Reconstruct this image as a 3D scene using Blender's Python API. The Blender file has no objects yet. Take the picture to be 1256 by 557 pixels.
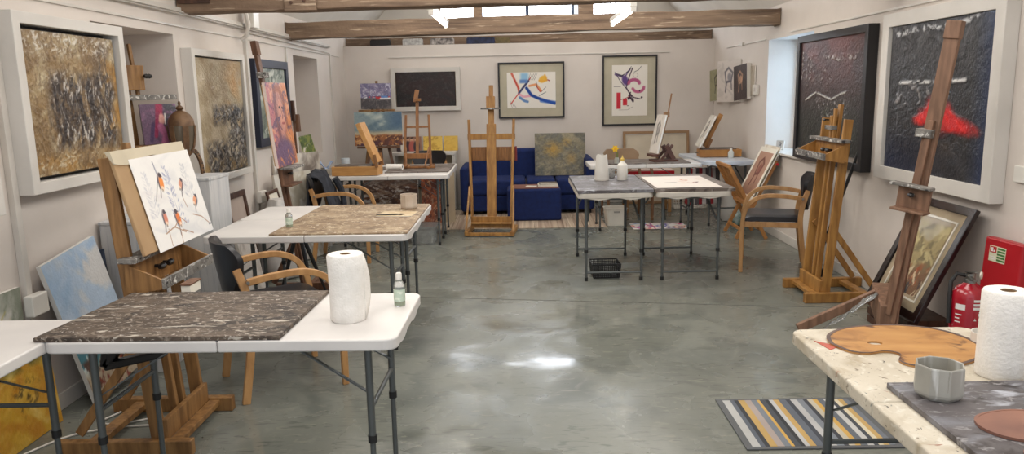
import bpy, math, random
import numpy as np
from mathutils import Vector, Matrix, Euler

S = bpy.context.scene
COL = S.collection
PI = math.pi
random.seed(7)

# ---------------------------------------------------------------- camera
def setup_camera():
    W = 1256.0; f = 930.0; cx, cy = 628.0, 278.5
    roll, hy, vx = -0.02, 112.0, 636.0
    up = Vector((roll, -1.0, (hy - cy) / f)).normalized()
    fy = Vector((vx - cx, hy + roll * (vx - 628.0) - cy, f)).normalized()
    xr = fy.cross(up)
    # rows of R map camera (x right, y down, z forward) to world
    R = Matrix((xr, fy, up))
    M = R @ Matrix(((1, 0, 0), (0, -1, 0), (0, 0, -1)))
    cam = bpy.data.cameras.new('camera')
    cam.sensor_width = 36.0
    cam.lens = f / W * 36.0
    cam.clip_start = 0.05
    o = bpy.data.objects.new('camera', cam)
    COL.objects.link(o)
    mw = M.to_4x4(); mw.translation = (0, 0, 1.55)
    o.matrix_world = mw
    S.camera = o
setup_camera()

# ---------------------------------------------------------------- world, light, exposure
S.view_settings.view_transform = 'Standard'
S.view_settings.look = 'None'
S.view_settings.gamma = 1.0
S.view_settings.use_curve_mapping = False
S.view_settings.exposure = 0.38
w = bpy.data.worlds.new('world'); S.world = w; w.use_nodes = True
bg = w.node_tree.nodes['Background']
bg.inputs[0].default_value = (0.88, 0.93, 1.0, 1); bg.inputs[1].default_value = 0.95  # also fills the room from the front, where the wall is left out

def area(name, loc, rot, sx, sy, power, col=(1, 1, 1)):
    l = bpy.data.lights.new(name, 'AREA'); l.shape = 'RECTANGLE'; l.size = sx; l.size_y = sy
    l.energy = power; l.color = col
    o = bpy.data.objects.new(name, l); COL.objects.link(o); o.location = loc; o.rotation_euler = rot
    return o
# fill lamps added under the closed roof, as if skylights; daylight at side window
for sx in (-1, 1):
    for yy, pw in ((1.6, 30), (4.3, 34), (6.9, 26), (9.3, 12)):
        area('added_roof_fill', (0.15 + sx * 1.35, yy, 3.38), (0, sx * math.radians(45), 0), 1.3, 1.9, pw, (1.0, 0.96, 0.91))
area('daylight_side_window', (3.3, 7.7, 1.6), (0, math.radians(90), 0), 1.3, 1.1, 34, (0.52, 0.76, 1.0))

# ---------------------------------------------------------------- materials
def lin(c):
    c = [x / 255.0 for x in c[:3]]
    return tuple((x / 12.92 if x <= 0.04045 else ((x + 0.055) / 1.055) ** 2.4) for x in c) + (1.0,)

MC = {}
def mat(name, col, rough=0.5, metal=0.0, col2=None, scale=5.0, stretch=(1, 1, 1), bump=0.0, bscale=60.0,
        detail=4.0, spec=0.5, trans=0.0, emit=None, lo=0.35, hi=0.65, coat=0.0, rvar=0.0):
    if name in MC: return MC[name]
    m = bpy.data.materials.new(name); m.use_nodes = True; nt = m.node_tree; N = nt.nodes; L = nt.links
    b = N['Principled BSDF']
    b.inputs['Base Color'].default_value = lin(col)
    b.inputs['Roughness'].default_value = rough
    b.inputs['Metallic'].default_value = metal
    b.inputs['Specular IOR Level'].default_value = spec
    b.inputs['Coat Weight'].default_value = coat
    if trans: b.inputs['Transmission Weight'].default_value = trans
    if emit:
        b.inputs['Emission Color'].default_value = lin(emit[0]); b.inputs['Emission Strength'].default_value = emit[1]
    tc = N.new('ShaderNodeTexCoord'); mp = N.new('ShaderNodeMapping'); mp.inputs['Scale'].default_value = stretch
    L.new(tc.outputs['Object'], mp.inputs['Vector'])
    if col2 is None: col2 = tuple(max(0, c * 0.94) for c in col)
    n = N.new('ShaderNodeTexNoise'); n.inputs['Scale'].default_value = scale; n.inputs['Detail'].default_value = detail
    L.new(mp.outputs[0], n.inputs['Vector'])
    r = N.new('ShaderNodeValToRGB')
    r.color_ramp.elements[0].position = lo; r.color_ramp.elements[0].color = lin(col2)
    r.color_ramp.elements[1].position = hi; r.color_ramp.elements[1].color = lin(col)
    L.new(n.outputs['Fac'], r.inputs[0]); L.new(r.outputs[0], b.inputs['Base Color'])
    if rvar:
        mr = N.new('ShaderNodeMapRange'); mr.inputs['To Min'].default_value = rough - rvar; mr.inputs['To Max'].default_value = rough + rvar
        L.new(n.outputs['Fac'], mr.inputs['Value']); L.new(mr.outputs[0], b.inputs['Roughness'])
    if bump:
        n2 = N.new('ShaderNodeTexNoise'); n2.inputs['Scale'].default_value = bscale; n2.inputs['Detail'].default_value = 5
        L.new(mp.outputs[0], n2.inputs['Vector'])
        bp = N.new('ShaderNodeBump'); bp.inputs['Strength'].default_value = bump; bp.inputs['Distance'].default_value = 0.01
        L.new(n2.outputs['Fac'], bp.inputs['Height']); L.new(bp.outputs[0], b.inputs['Normal'])
    MC[name] = m
    return m

def layered(name, base, layers, rough=0.5, bump=0.2, bscale=40, rvar=0.0):
    """base (c1,c2,scale,stretch); layers: (colour, scale, stretch, lo, hi, distortion) painted on top"""
    if name in MC: return MC[name]
    m = bpy.data.materials.new(name); m.use_nodes = True; nt = m.node_tree; N = nt.nodes; L = nt.links
    b = N['Principled BSDF']; b.inputs['Roughness'].default_value = rough
    tc = N.new('ShaderNodeTexCoord')
    def noise(scale, stretch, dist=0.0, detail=5.0, off=0.0):
        mp = N.new('ShaderNodeMapping'); mp.inputs['Scale'].default_value = stretch; mp.inputs['Location'].default_value = (off, off * 0.7, off * 0.3)
        L.new(tc.outputs['Object'], mp.inputs['Vector'])
        n = N.new('ShaderNodeTexNoise'); n.inputs['Scale'].default_value = scale; n.inputs['Detail'].default_value = detail
        n.inputs['Distortion'].default_value = dist
        L.new(mp.outputs[0], n.inputs['Vector']); return n
    c1, c2, sc, st = base
    n = noise(sc, st)
    r = N.new('ShaderNodeValToRGB'); r.color_ramp.elements[0].position = 0.35; r.color_ramp.elements[0].color = lin(c1)
    r.color_ramp.elements[1].position = 0.65; r.color_ramp.elements[1].color = lin(c2)
    L.new(n.outputs['Fac'], r.inputs[0]); cur = r.outputs[0]
    for i, (c, sc, st, lo, hi, dist) in enumerate(layers):
        n = noise(sc, st, dist, off=3.7 * (i + 1))
        mr = N.new('ShaderNodeMapRange'); mr.inputs['From Min'].default_value = lo; mr.inputs['From Max'].default_value = hi
        L.new(n.outputs['Fac'], mr.inputs['Value'])
        mx = N.new('ShaderNodeMix'); mx.data_type = 'RGBA'; mx.inputs['B'].default_value = lin(c)
        L.new(mr.outputs[0], mx.inputs['Factor']); L.new(cur, mx.inputs['A']); cur = mx.outputs['Result']
    L.new(cur, b.inputs['Base Color'])
    if rvar:
        n = noise(2.2, (1, 1, 1), 0.6, off=9.1)
        mr = N.new('ShaderNodeMapRange'); mr.inputs['From Min'].default_value = 0.35; mr.inputs['From Max'].default_value = 0.65
        mr.inputs['To Min'].default_value = rough - rvar; mr.inputs['To Max'].default_value = rough + rvar
        L.new(n.outputs['Fac'], mr.inputs['Value']); L.new(mr.outputs[0], b.inputs['Roughness'])
    if bump:
        n = noise(bscale, (1, 1, 1))
        bp = N.new('ShaderNodeBump'); bp.inputs['Strength'].default_value = bump; bp.inputs['Distance'].default_value = 0.01
        L.new(n.outputs['Fac'], bp.inputs['Height']); L.new(bp.outputs[0], b.inputs['Normal'])
    MC[name] = m
    return m

def art_mat(name, rough=0.45, bump=0.3, bscale=90):
    if name in MC: return MC[name]
    m = mat(name, (128, 128, 128), rough=rough, bump=bump, bscale=bscale)
    nt = m.node_tree; a = nt.nodes.new('ShaderNodeAttribute'); a.attribute_name = 'Col'
    nt.links.new(a.outputs['Color'], nt.nodes['Principled BSDF'].inputs['Base Color'])
    return m
ART_OIL = art_mat('oil_paint', 0.42, 0.35, 70)
ART_FLAT = art_mat('painted_paper', 0.75, 0.03, 150)
ART_GLASS = art_mat('glazed_print', 0.65, 0.0)

PINE = mat('pine_wood', (156, 116, 70), 0.5, col2=(116, 82, 46), scale=6, stretch=(6, 6, 0.8), bump=0.08)
OAKY = mat('golden_wood', (172, 126, 66), 0.45, col2=(136, 94, 46), scale=6, stretch=(5, 5, 0.8), bump=0.06)
BEECH = mat('beech_wood', (186, 142, 92), 0.4, col2=(164, 120, 74), scale=8, stretch=(3, 3, 1), bump=0.03)
REDWOOD = mat('red_brown_wood', (118, 82, 58), 0.5, col2=(90, 60, 42), scale=6, stretch=(6, 6, 0.8), bump=0.08)
DKWOOD = mat('dark_brown_wood', (84, 54, 38), 0.5, col2=(56, 34, 24), scale=6, stretch=(6, 6, 0.8), bump=0.08)
PALEWOOD = mat('pale_wood', (205, 168, 118), 0.5, col2=(186, 146, 96), scale=6, stretch=(6, 6, 0.8), bump=0.05)
BEAM = layered('weathered_beam', ((112, 91, 74), (138, 115, 94), 1.6, (1.0, 9, 9)),
               [((94, 76, 62), 2.2, (0.6, 12, 12), 0.50, 0.68, 0.3), ((172, 152, 130), 6, (0.8, 8, 8), 0.60, 0.72, 0.2),
                ((70, 52, 42), 9, (1, 1, 1), 0.76, 0.8, 0.0)], 0.8, 0.5, 30)
CRUST = layered('paint_crusted_wood', ((96, 92, 88), (140, 136, 130), 14, (1, 1, 1)),
                [((214, 210, 204), 30, (1, 1, 1), 0.58, 0.66, 1.0), ((48, 46, 46), 26, (1, 1, 1), 0.6, 0.66, 1.0)], 0.6, 0.8, 60)
WHITEP = mat('white_painted_frame', (214, 209, 202), 0.55, col2=(202, 197, 190), scale=3, bump=0.04)
WALL = mat('wall_plaster', (217, 208, 200), 0.85, col2=(210, 201, 193), scale=2.2, bump=0.10, bscale=14)
ROOF = mat('roof_plaster', (222, 216, 206), 0.85, col2=(212, 206, 196), scale=2, bump=0.15, bscale=10)
TRUNK = mat('white_plastic_trunking', (212, 206, 198), 0.45)
FLOORM = layered('painted_concrete_floor', ((106, 109, 102), (124, 126, 118), 0.9, (1, 1, 1)),
                 [((92, 96, 91), 2.6, (1, 1, 1), 0.52, 0.70, 0.8), ((134, 134, 126), 5, (1, 0.6, 1), 0.60, 0.74, 1.2), ((96, 99, 93), 14, (0.4, 1.6, 1), 0.56, 0.66, 1.6),
                  ((128, 128, 118), 26, (0.5, 1.4, 1), 0.60, 0.68, 1.0), ((60, 60, 56), 34, (1, 1, 1), 0.72, 0.75, 0.0)],
                 0.27, 0.12, 9, rvar=0.16)
PLAST = mat('white_table_plastic', (216, 212, 208), 0.42, col2=(206, 202, 199), scale=4, bump=0.02, bscale=200)
PLASTD = layered('splattered_table_plastic', ((186, 176, 158), (206, 197, 180), 5, (1, 1, 1)),
                 [((164, 150, 126), 7, (1, 1, 1), 0.50, 0.70, 0.6), ((212, 206, 192), 24, (1, 1.3, 1), 0.56, 0.68, 0.8), ((138, 126, 110), 44, (1, 1, 1), 0.62, 0.69, 0.8),
                  ((62, 58, 56), 52, (1, 1.3, 1), 0.68, 0.70, 0.8), ((150, 104, 84), 14, (1, 1, 1), 0.68, 0.73, 0.6),
                  ((110, 116, 112), 26, (1, 1.6, 1), 0.67, 0.71, 0.9)], 0.6, 0.3, 50)
STEEL = mat('grey_coated_steel', (92, 96, 96), 0.4, 0.3, col2=(84, 88, 88))
RUBBER = mat('black_rubber', (24, 24, 25), 0.6)
BLACKPL = mat('black_plastic', (28, 27, 28), 0.4)
CHROME = mat('brushed_metal', (150, 148, 144), 0.3, 0.9)
VINYL = mat('black_vinyl', (30, 28, 32), 0.38, bump=0.05, bscale=200)
NAVY = mat('navy_fabric', (12, 36, 92), 0.9, col2=(8, 28, 78), scale=20, bump=0.2, bscale=300)
TISSUE = mat('paper_towel', (238, 234, 228), 0.9, col2=(230, 226, 219), scale=30, bump=0.35, bscale=120)
CARD = mat('cardboard', (150, 120, 88), 0.9)
GLASSY = mat('translucent_plastic', (214, 214, 204), 0.3, trans=0.55, col2=(190, 188, 176), scale=10)
CLEARP = mat('clear_plastic', (226, 228, 226), 0.15, trans=0.8)
WHITEPL = mat('white_plastic', (226, 222, 214), 0.4)
REDP = mat('red_plastic', (176, 22, 34), 0.35, col2=(166, 18, 30))
REDX = mat('red_enamel', (166, 20, 40), 0.22, col2=(156, 16, 34), coat=0.5)
BLACKF = mat('black_frame', (30, 29, 32), 0.4)
NAVYF = mat('navy_frame', (38, 44, 62), 0.45)
DKFRAME = mat('dark_polished_frame', (38, 24, 22), 0.25, col2=(26, 16, 16), coat=0.3)
GOLDF = mat('brown_frame', (120, 88, 52), 0.5)
MATB = mat('linen_mount', (188, 180, 158), 0.8)
MATW = mat('cream_mount', (232, 226, 212), 0.8)
BRONZE = mat('bronze_lantern', (122, 92, 64), 0.5, 0.25, col2=(88, 64, 44), scale=14, bump=0.2)
PLINTHM = layered('streaky_grey_plinth', ((176, 177, 179), (196, 195, 194), 2, (6, 6, 0.6)),
                  [((150, 154, 162), 6, (8, 8, 0.5), 0.58, 0.72, 0.4), ((90, 84, 76), 22, (10, 10, 0.5), 0.74, 0.78, 0.1)], 0.7, 0.1)
SPLAT_BROWN = layered('dark_splattered_board', ((66, 55, 46), (96, 82, 70), 5, (0.7, 3, 1)),
                      [((108, 95, 83), 12, (0.8, 2, 1), 0.52, 0.66, 1.0), ((46, 38, 33), 7, (0.8, 1.5, 1), 0.52, 0.66, 0.8), ((128, 116, 103), 44, (0.8, 1.2, 1), 0.56, 0.64, 0.8),
                       ((176, 166, 154), 20, (0.8, 1.6, 1), 0.64, 0.70, 1.6), ((186, 178, 168), 70, (0.8, 1.2, 1), 0.625, 0.69, 0.8), ((182, 174, 162), 7, (0.35, 2.2, 1), 0.635, 0.66, 2.2)], 0.65, 0.35, 60)
SPLAT_TAN = layered('tan_splattered_board', ((122, 100, 76), (152, 130, 104), 4, (1, 1, 1)),
                    [((172, 152, 124), 6, (1, 1.4, 1), 0.48, 0.66, 0.8), ((104, 84, 64), 9, (1, 1.3, 1), 0.54, 0.70, 0.8), ((196, 180, 154), 24, (1, 1.2, 1), 0.58, 0.68, 0.8),
                     ((86, 68, 54), 34, (1, 1.2, 1), 0.64, 0.69, 0.8), ((214, 202, 182), 48, (1, 1, 1), 0.64, 0.68, 0.6)], 0.7, 0.3, 60)
SPLAT_GREY = layered('grey_smeared_board', ((76, 71, 72), (102, 97, 98), 4, (1, 1, 1)),
                     [((120, 120, 126), 6, (0.8, 1.8, 1), 0.50, 0.68, 0.8), ((176, 178, 186), 10, (0.7, 1.7, 1), 0.58, 0.70, 1.0), ((58, 52, 52), 12, (1, 1, 1), 0.56, 0.68, 0.8),
                      ((140, 137, 138), 40, (0.8, 1.3, 1), 0.60, 0.67, 0.8)], 0.5, 0.3, 50)
SPLAT_DULL = layered('dull_grey_brown_board', ((92, 82, 75), (112, 101, 94), 4, (1, 1, 1)),
                     [((142, 134, 128), 10, (1, 2, 1), 0.54, 0.66, 1.2), ((68, 58, 52), 14, (1, 1, 1), 0.56, 0.66, 1.0)], 0.6, 0.2, 50)

# ---------------------------------------------------------------- mesh builder
class MB:
    def __init__(s): s.v = []; s.f = []; s.m = []; s.sm = []; s.M = Matrix.Identity(4)
    def add(s, vs, fs, mi=0, smooth=False):
        b = len(s.v)
        s.v += [tuple(s.M @ Vector(p)) for p in vs]
        s.f += [tuple(b + i for i in f) for f in fs]
        s.m += [mi] * len(fs); s.sm += [smooth] * len(fs)
        return s
    def box(s, x0, x1, y0, y1, z0, z1, mi=0):
        return s.add([(x0, y0, z0), (x1, y0, z0), (x1, y1, z0), (x0, y1, z0), (x0, y0, z1), (x1, y0, z1), (x1, y1, z1), (x0, y1, z1)],
                     [(0, 3, 2, 1), (4, 5, 6, 7), (0, 1, 5, 4), (1, 2, 6, 5), (2, 3, 7, 6), (3, 0, 4, 7)], mi)
    def cbox(s, c, d, mi=0):
        return s.box(c[0] - d[0] / 2, c[0] + d[0] / 2, c[1] - d[1] / 2, c[1] + d[1] / 2, c[2] - d[2] / 2, c[2] + d[2] / 2, mi)
    def bar(s, p0, p1, w, d, side=(1, 0, 0), mi=0):
        """rectangular bar from p0 to p1; w along 'side', d across"""
        p0 = Vector(p0); p1 = Vector(p1); t = (p1 - p0).normalized(); a = Vector(side); a = (a - t * a.dot(t)).normalized(); b = t.cross(a)
        a = a * w / 2; b = b * d / 2
        vs = [p0 - a - b, p0 + a - b, p0 + a + b, p0 - a + b, p1 - a - b, p1 + a - b, p1 + a + b, p1 - a + b]
        return s.add(vs, [(0, 3, 2, 1), (4, 5, 6, 7), (0, 1, 5, 4), (1, 2, 6, 5), (2, 3, 7, 6), (3, 0, 4, 7)], mi)
    def tube(s, pts, r, n=10, mi=0, closed=False, caps=True):
        pts = [Vector(p) for p in pts]; k = len(pts); rs = r if isinstance(r, (list, tuple)) else [r] * k
        vs = []; a = None
        for i, p in enumerate(pts):
            if closed: t = pts[(i + 1) % k] - pts[i - 1]
            else: t = pts[min(i + 1, k - 1)] - pts[max(i - 1, 0)]
            t.normalize()
            if a is None:
                a = Vector((0, 0, 1)) if abs(t.z) < 0.9 else Vector((1, 0, 0))
            a = (a - t * a.dot(t)).normalized(); b = t.cross(a)
            vs += [p + (a * math.cos(q) + b * math.sin(q)) * rs[i] for q in [2 * PI * j / n for j in range(n)]]
        fs = []
        for i in range(k if closed else k - 1):
            i2 = (i + 1) % k
            fs += [(i * n + j, i * n + (j + 1) % n, i2 * n + (j + 1) % n, i2 * n + j) for j in range(n)]
        if caps and not closed:
            fs += [tuple(range(n - 1, -1, -1)), tuple((k - 1) * n + j for j in range(n))]
        return s.add(vs, fs, mi, True)
    def sweep(s, pts, w, d, side, mi=0):
        """rectangular section w (along side) x d swept along pts"""
        pts = [Vector(p) for p in pts]; k = len(pts); sd = Vector(side).normalized(); vs = []
        for i, p in enumerate(pts):
            t = (pts[min(i + 1, k - 1)] - pts[max(i - 1, 0)]).normalized(); a = (sd - t * sd.dot(t)).normalized(); b = t.cross(a)
            vs += [p - a * w / 2 - b * d / 2, p + a * w / 2 - b * d / 2, p + a * w / 2 + b * d / 2, p - a * w / 2 + b * d / 2]
        fs = []
        for i in range(k - 1):
            fs += [(i * 4 + j, i * 4 + (j + 1) % 4, i * 4 + 4 + (j + 1) % 4, i * 4 + 4 + j) for j in range(4)]
        fs += [(3, 2, 1, 0), (k * 4 - 4, k * 4 - 3, k * 4 - 2, k * 4 - 1)]
        return s.add(vs, fs, mi, False)
    def lathe(s, prof, n=28, c=(0, 0, 0), mi=0, cap=(True, True)):
        vs = []
        for r, z in prof: vs += [(c[0] + r * math.cos(2 * PI * j / n), c[1] + r * math.sin(2 * PI * j / n), c[2] + z) for j in range(n)]
        k = len(prof); fs = []
        for i in range(k - 1): fs += [(i * n + j, i * n + (j + 1) % n, (i + 1) * n + (j + 1) % n, (i + 1) * n + j) for j in range(n)]
        if cap[0]: fs.append(tuple(range(n - 1, -1, -1)))
        if cap[1]: fs.append(tuple((k - 1) * n + j for j in range(n)))
        return s.add(vs, fs, mi, True)
    def prism(s, out, z0, z1, mi=0, smooth=False):
        n = len(out)
        vs = [(x, y, z0) for x, y in out] + [(x, y, z1) for x, y in out]
        return s.add(vs, [tuple(range(n - 1, -1, -1)), tuple(range(n, 2 * n))] + [(i, (i + 1) % n, n + (i + 1) % n, n + i) for i in range(n)], mi, smooth)
    def ring(s, outer, inner, z0, z1, mi=0):
        n = len(outer); vs = [(x, y, z) for z in (z0, z1) for L in (outer, inner) for x, y in L]
        fs = []
        for i in range(n):
            j = (i + 1) % n
            fs += [(i, j, 2 * n + j, 2 * n + i), (n + j, n + i, 3 * n + i, 3 * n + j), (2 * n + i, 2 * n + j, 3 * n + j, 3 * n + i), (j, i, n + i, n + j)]
        return s.add(vs, fs, mi)
    def build(s, name, mats, parent=None, bev=0.0, seg=2):
        me = bpy.data.meshes.new(name); me.from_pydata(s.v, [], s.f)
        if not isinstance(mats, (list, tuple)): mats = [mats]
        for m in mats: me.materials.append(m)
        me.polygons.foreach_set('material_index', s.m); me.polygons.foreach_set('use_smooth', s.sm)
        me.update()
        o = bpy.data.objects.new(name, me); COL.objects.link(o)
        if parent is not None: o.parent = parent
        if any(s.sm):
            md = o.modifiers.new('es', 'EDGE_SPLIT'); md.split_angle = math.radians(40)
        if bev:
            md = o.modifiers.new('bev', 'BEVEL'); md.width = bev; md.segments = seg; md.limit_method = 'ANGLE'; md.angle_limit = math.radians(50)
        return o

def tag(o, label, cat=None, group=None, kind=None):
    if label: o['label'] = label
    if cat: o['category'] = cat
    if group: o['group'] = group
    if kind: o['kind'] = kind
    return o
def thing(name, label, cat, loc=(0, 0, 0), rz=0.0, lean=0.0, group=None):
    o = bpy.data.objects.new(name, None); COL.objects.link(o); o.empty_display_size = 0.05
    o.location = loc; o.rotation_euler = (-lean, 0, rz)
    return tag(o, label, cat, group)
def struct(o): o['kind'] = 'structure'; return o
def copy_tree(root, loc, rz=None, label=None):
    r = root.copy(); COL.objects.link(r); r.location = loc
    if rz is not None: r.rotation_euler = (root.rotation_euler[0], 0, rz)
    if label: r['label'] = label
    for ch in list(root.children):
        c = ch.copy(); COL.objects.link(c); c.parent = r
        for g in list(ch.children):
            d = g.copy(); COL.objects.link(d); d.parent = c
    return r
def rrect(x0, x1, y0, y1, r, n=6, corners=(1, 1, 1, 1)):
    out = []
    for (cx, cy, a0, on, px, py) in ((x1 - r, y0 + r, -90, corners[0], x1, y0), (x1 - r, y1 - r, 0, corners[1], x1, y1),
                                     (x0 + r, y1 - r, 90, corners[2], x0, y1), (x0 + r, y0 + r, 180, corners[3], x0, y0)):
        if on:
            out += [(cx + r * math.cos(math.radians(a0 + 90 * i / n)), cy + r * math.sin(math.radians(a0 + 90 * i / n))) for i in range(n + 1)]
        else: out.append((px, py))
    return out
R = math.radians

# ---------------------------------------------------------------- painted surfaces (real pigment colours on the canvases)
def vnoise(h, w, cy, cx, rng):
    g = rng.random((int(cy) + 6, int(cx) + 6))
    Y, X = np.meshgrid(np.linspace(0, cy, h), np.linspace(0, cx, w), indexing='ij')
    th = rng.random() * 6.28
    X = X + 0.9 * np.sin(Y * 1.13 + th) + 0.45 * np.sin(Y * 2.3 + X * 0.9 + th * 2); Y = Y + 0.9 * np.sin(X * 1.21 + th * 3) + 0.4 * np.sin(X * 2.7 - Y * 0.8 + th)
    Y = np.clip(Y + 1.5, 0, cy + 3.99); X = np.clip(X + 1.5, 0, cx + 3.99)
    y0 = Y.astype(int); x0 = X.astype(int); fy = Y - y0; fx = X - x0
    fy = fy * fy * (3 - 2 * fy); fx = fx * fx * (3 - 2 * fx)
    return (g[y0, x0] * (1 - fy) * (1 - fx) + g[y0 + 1, x0] * fy * (1 - fx) + g[y0, x0 + 1] * (1 - fy) * fx + g[y0 + 1, x0 + 1] * fy * fx)

class Art:
    def __init__(s, w, h, res, base, seed=1):
        s.w, s.h = w, h; s.nx = max(6, int(w * res)); s.ny = max(6, int(h * res))
        s.rng = np.random.default_rng(seed)
        s.a = np.ones((s.ny, s.nx, 3)) * np.array(base, float)
        s.hgt = np.zeros((s.ny, s.nx))
        s.V, s.U = np.meshgrid(np.linspace(0, 1, s.ny), np.linspace(0, 1, s.nx), indexing='ij')
    def n(s, cx, cy=None, octv=3):
        cy = cy or cx; t = np.zeros((s.ny, s.nx)); amp = 1; tot = 0
        for i in range(octv):
            t += amp * vnoise(s.ny, s.nx, cy * 2 ** i, cx * 2 ** i, s.rng); tot += amp; amp *= 0.55
        return t / tot
    def mix(s, mask, c, hgt=0.0):
        m = np.clip(mask, 0, 1)[..., None]; s.a = s.a * (1 - m) + np.array(c, float) * m
        s.hgt += np.clip(mask, 0, 1) * hgt; return s
    def cloud(s, c, cx, cy=None, lo=0.5, hi=0.65, octv=3, alpha=1.0, where=None, hgt=0.0):
        m = np.clip((s.n(cx, cy, octv) - lo) / (hi - lo), 0, 1) * alpha
        if where is not None: m = m * where
        return s.mix(m, c, hgt)
    def grain(s, amt, cx=60, cy=None):
        s.a += (s.n(cx, cy, 2)[..., None] - 0.5) * 2 * amt; return s
    def band(s, v0, v1, soft=0.03, wob=0.0):
        V = s.V + (s.n(6, 2) - 0.5) * wob
        return np.clip((V - v0) / soft + 0.5, 0, 1) * np.clip((v1 - V) / soft + 0.5, 0, 1)
    def rect(s, u0, u1, v0, v1, soft=0.02):
        return np.clip((s.U - u0) / soft + .5, 0, 1) * np.clip((u1 - s.U) / soft + .5, 0, 1) * np.clip((s.V - v0) / soft + .5, 0, 1) * np.clip((v1 - s.V) / soft + .5, 0, 1)
    def ell(s, cu, cv, ru, rv, ang=0.0, soft=0.2):
        # radii as fractions of the height
        X = (s.U - cu) * s.w / s.h; Y = s.V - cv; c, q = math.cos(ang), math.sin(ang)
        d = np.sqrt(((X * c + Y * q) / ru) ** 2 + ((-X * q + Y * c) / rv) ** 2)
        return np.clip((1 - d) / soft + 0.5, 0, 1)
    def line(s, pts, wd, soft=0.5):
        X = s.U * s.w / s.h; Y = s.V; best = np.full(X.shape, 9.0)
        for (x0, y0), (x1, y1) in zip(pts[:-1], pts[1:]):
            x0 *= s.w / s.h; x1 *= s.w / s.h; dx, dy = x1 - x0, y1 - y0; L = dx * dx + dy * dy + 1e-9
            t = np.clip(((X - x0) * dx + (Y - y0) * dy) / L, 0, 1)
            best = np.minimum(best, np.hypot(X - x0 - t * dx, Y - y0 - t * dy))
        return np.clip((wd - best) / (wd * soft + 1e-6) + 0.5, 0, 1)
    def stroke(s, pts, wd, c, al=1.0, soft=0.5, hgt=0.0): return s.mix(s.line(pts, wd, soft) * al, c, hgt)

def canvas(name, art, depth, m, parent, z0=0.0, y=0.0, relief=0.0, side=(225, 220, 212), label=None, x0=None):
    """a stretched canvas or sheet: painted front facing -y at y-depth, real edges and back"""
    ny, nx = art.ny, art.nx; w, h = art.w, art.h
    X = (-w / 2 if x0 is None else x0) + np.linspace(0, w, nx); Z = z0 + np.linspace(0, h, ny)
    ZZ, XX = np.meshgrid(Z, X, indexing='ij')
    edge = np.minimum(np.minimum(art.U, 1 - art.U), np.minimum(art.V, 1 - art.V)); edge = np.clip(edge * 30, 0, 1)
    YY = y - depth - art.hgt * relief * edge
    vs = np.stack([XX, YY, ZZ], -1).reshape(-1, 3)
    i = np.arange((ny - 1) * (nx - 1)); r = i // (nx - 1); c = i % (nx - 1); b = r * nx + c
    q = np.stack([b, b + 1, b + nx + 1, b + nx], -1)
    faces = q.tolist(); n0 = len(vs)
    # border loop duplicated for the sides
    loop = list(range(nx)) + [k * nx + nx - 1 for k in range(1, ny)] + [(ny - 1) * nx + k for k in range(nx - 2, -1, -1)] + [k * nx for k in range(ny - 2, 0, -1)]
    lp = vs[loop]; bk = lp.copy(); bk[:, 1] = y; nl = len(loop)
    allv = np.concatenate([vs, lp, bk])
    for k in range(nl):
        j = (k + 1) % nl; faces.append([n0 + j, n0 + k, n0 + nl + k, n0 + nl + j])
    faces.append([n0 + nl + k for k in range(nl)])
    me = bpy.data.meshes.new(name); me.from_pydata(allv.tolist(), [], faces); me.materials.append(m)
    cols = np.clip(art.a, 2, 252).reshape(-1, 3) / 255.0
    cols = np.concatenate([cols, np.tile(np.array(side) / 255.0, (2 * nl, 1))])
    lc = np.where(cols <= 0.04045, cols / 12.92, ((cols + 0.055) / 1.055) ** 2.4)
    ca = me.color_attributes.new('Col', 'FLOAT_COLOR', 'POINT')
    ca.data.foreach_set('color', np.concatenate([lc, np.ones((len(lc), 1))], 1).astype(np.float32).ravel())
    sm = [True] * ((ny - 1) * (nx - 1)) + [False] * (nl + 1)
    me.polygons.foreach_set('use_smooth', sm); me.update()
    o = bpy.data.objects.new(name, me); COL.objects.link(o); o.parent = parent
    if label: o['label'] = label
    return o

def frame_part(name, w, h, fw, fd, m, parent, z0=0.0, bev=0.003, y=0.0, x0=None):
    """mitred picture frame with outer size w x h, in the xz plane, back at y"""
    b = MB(); xl = -w / 2 if x0 is None else x0; xr = xl + w; z1 = z0 + h
    o = [(xl, z0), (xr, z0), (xr, z1), (xl, z1)]; i = [(xl + fw, z0 + fw), (xr - fw, z0 + fw), (xr - fw, z1 - fw), (xl + fw, z1 - fw)]
    vs = [(p[0], y, p[1]) for p in o] + [(p[0], y, p[1]) for p in i] + [(p[0], y - fd, p[1]) for p in o] + [(p[0], y - fd, p[1]) for p in i]
    fs = []
    for k in range(4):
        j = (k + 1) % 4
        fs += [(k, j, 4 + j, 4 + k)[::-1], (8 + k, 8 + j, 12 + j, 12 + k), (k, j, 8 + j, 8 + k), (4 + j, 4 + k, 12 + k, 12 + j)]
    b.add(vs, fs)
    return b.build(name, m, parent, bev)

def framed(name, label, cat, art, w, h, fw, fd, fm, loc, rz, lean=0.0, cm=None, inset=0.02, relief=0.006, group=None, mount=None, mw=0.0,
           glass=False, canvas_side=(30, 24, 22)):
    t = thing(name, label, cat, loc, rz, lean, group)
    frame_part('frame', w, h, fw, fd, fm, t)
    # backing board with the mount
    b = MB(); b.box(-w / 2 + fw * .5, w / 2 - fw * .5, -0.012, -0.002, fw * .5, h - fw * .5); b.build('backing_board', mount or CARD, t)
    canvas('painting', art, fd - inset - 0.013, cm or ART_OIL, t, z0=(h - art.h) / 2, y=-0.013, relief=relief, side=canvas_side)
    return t

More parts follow.
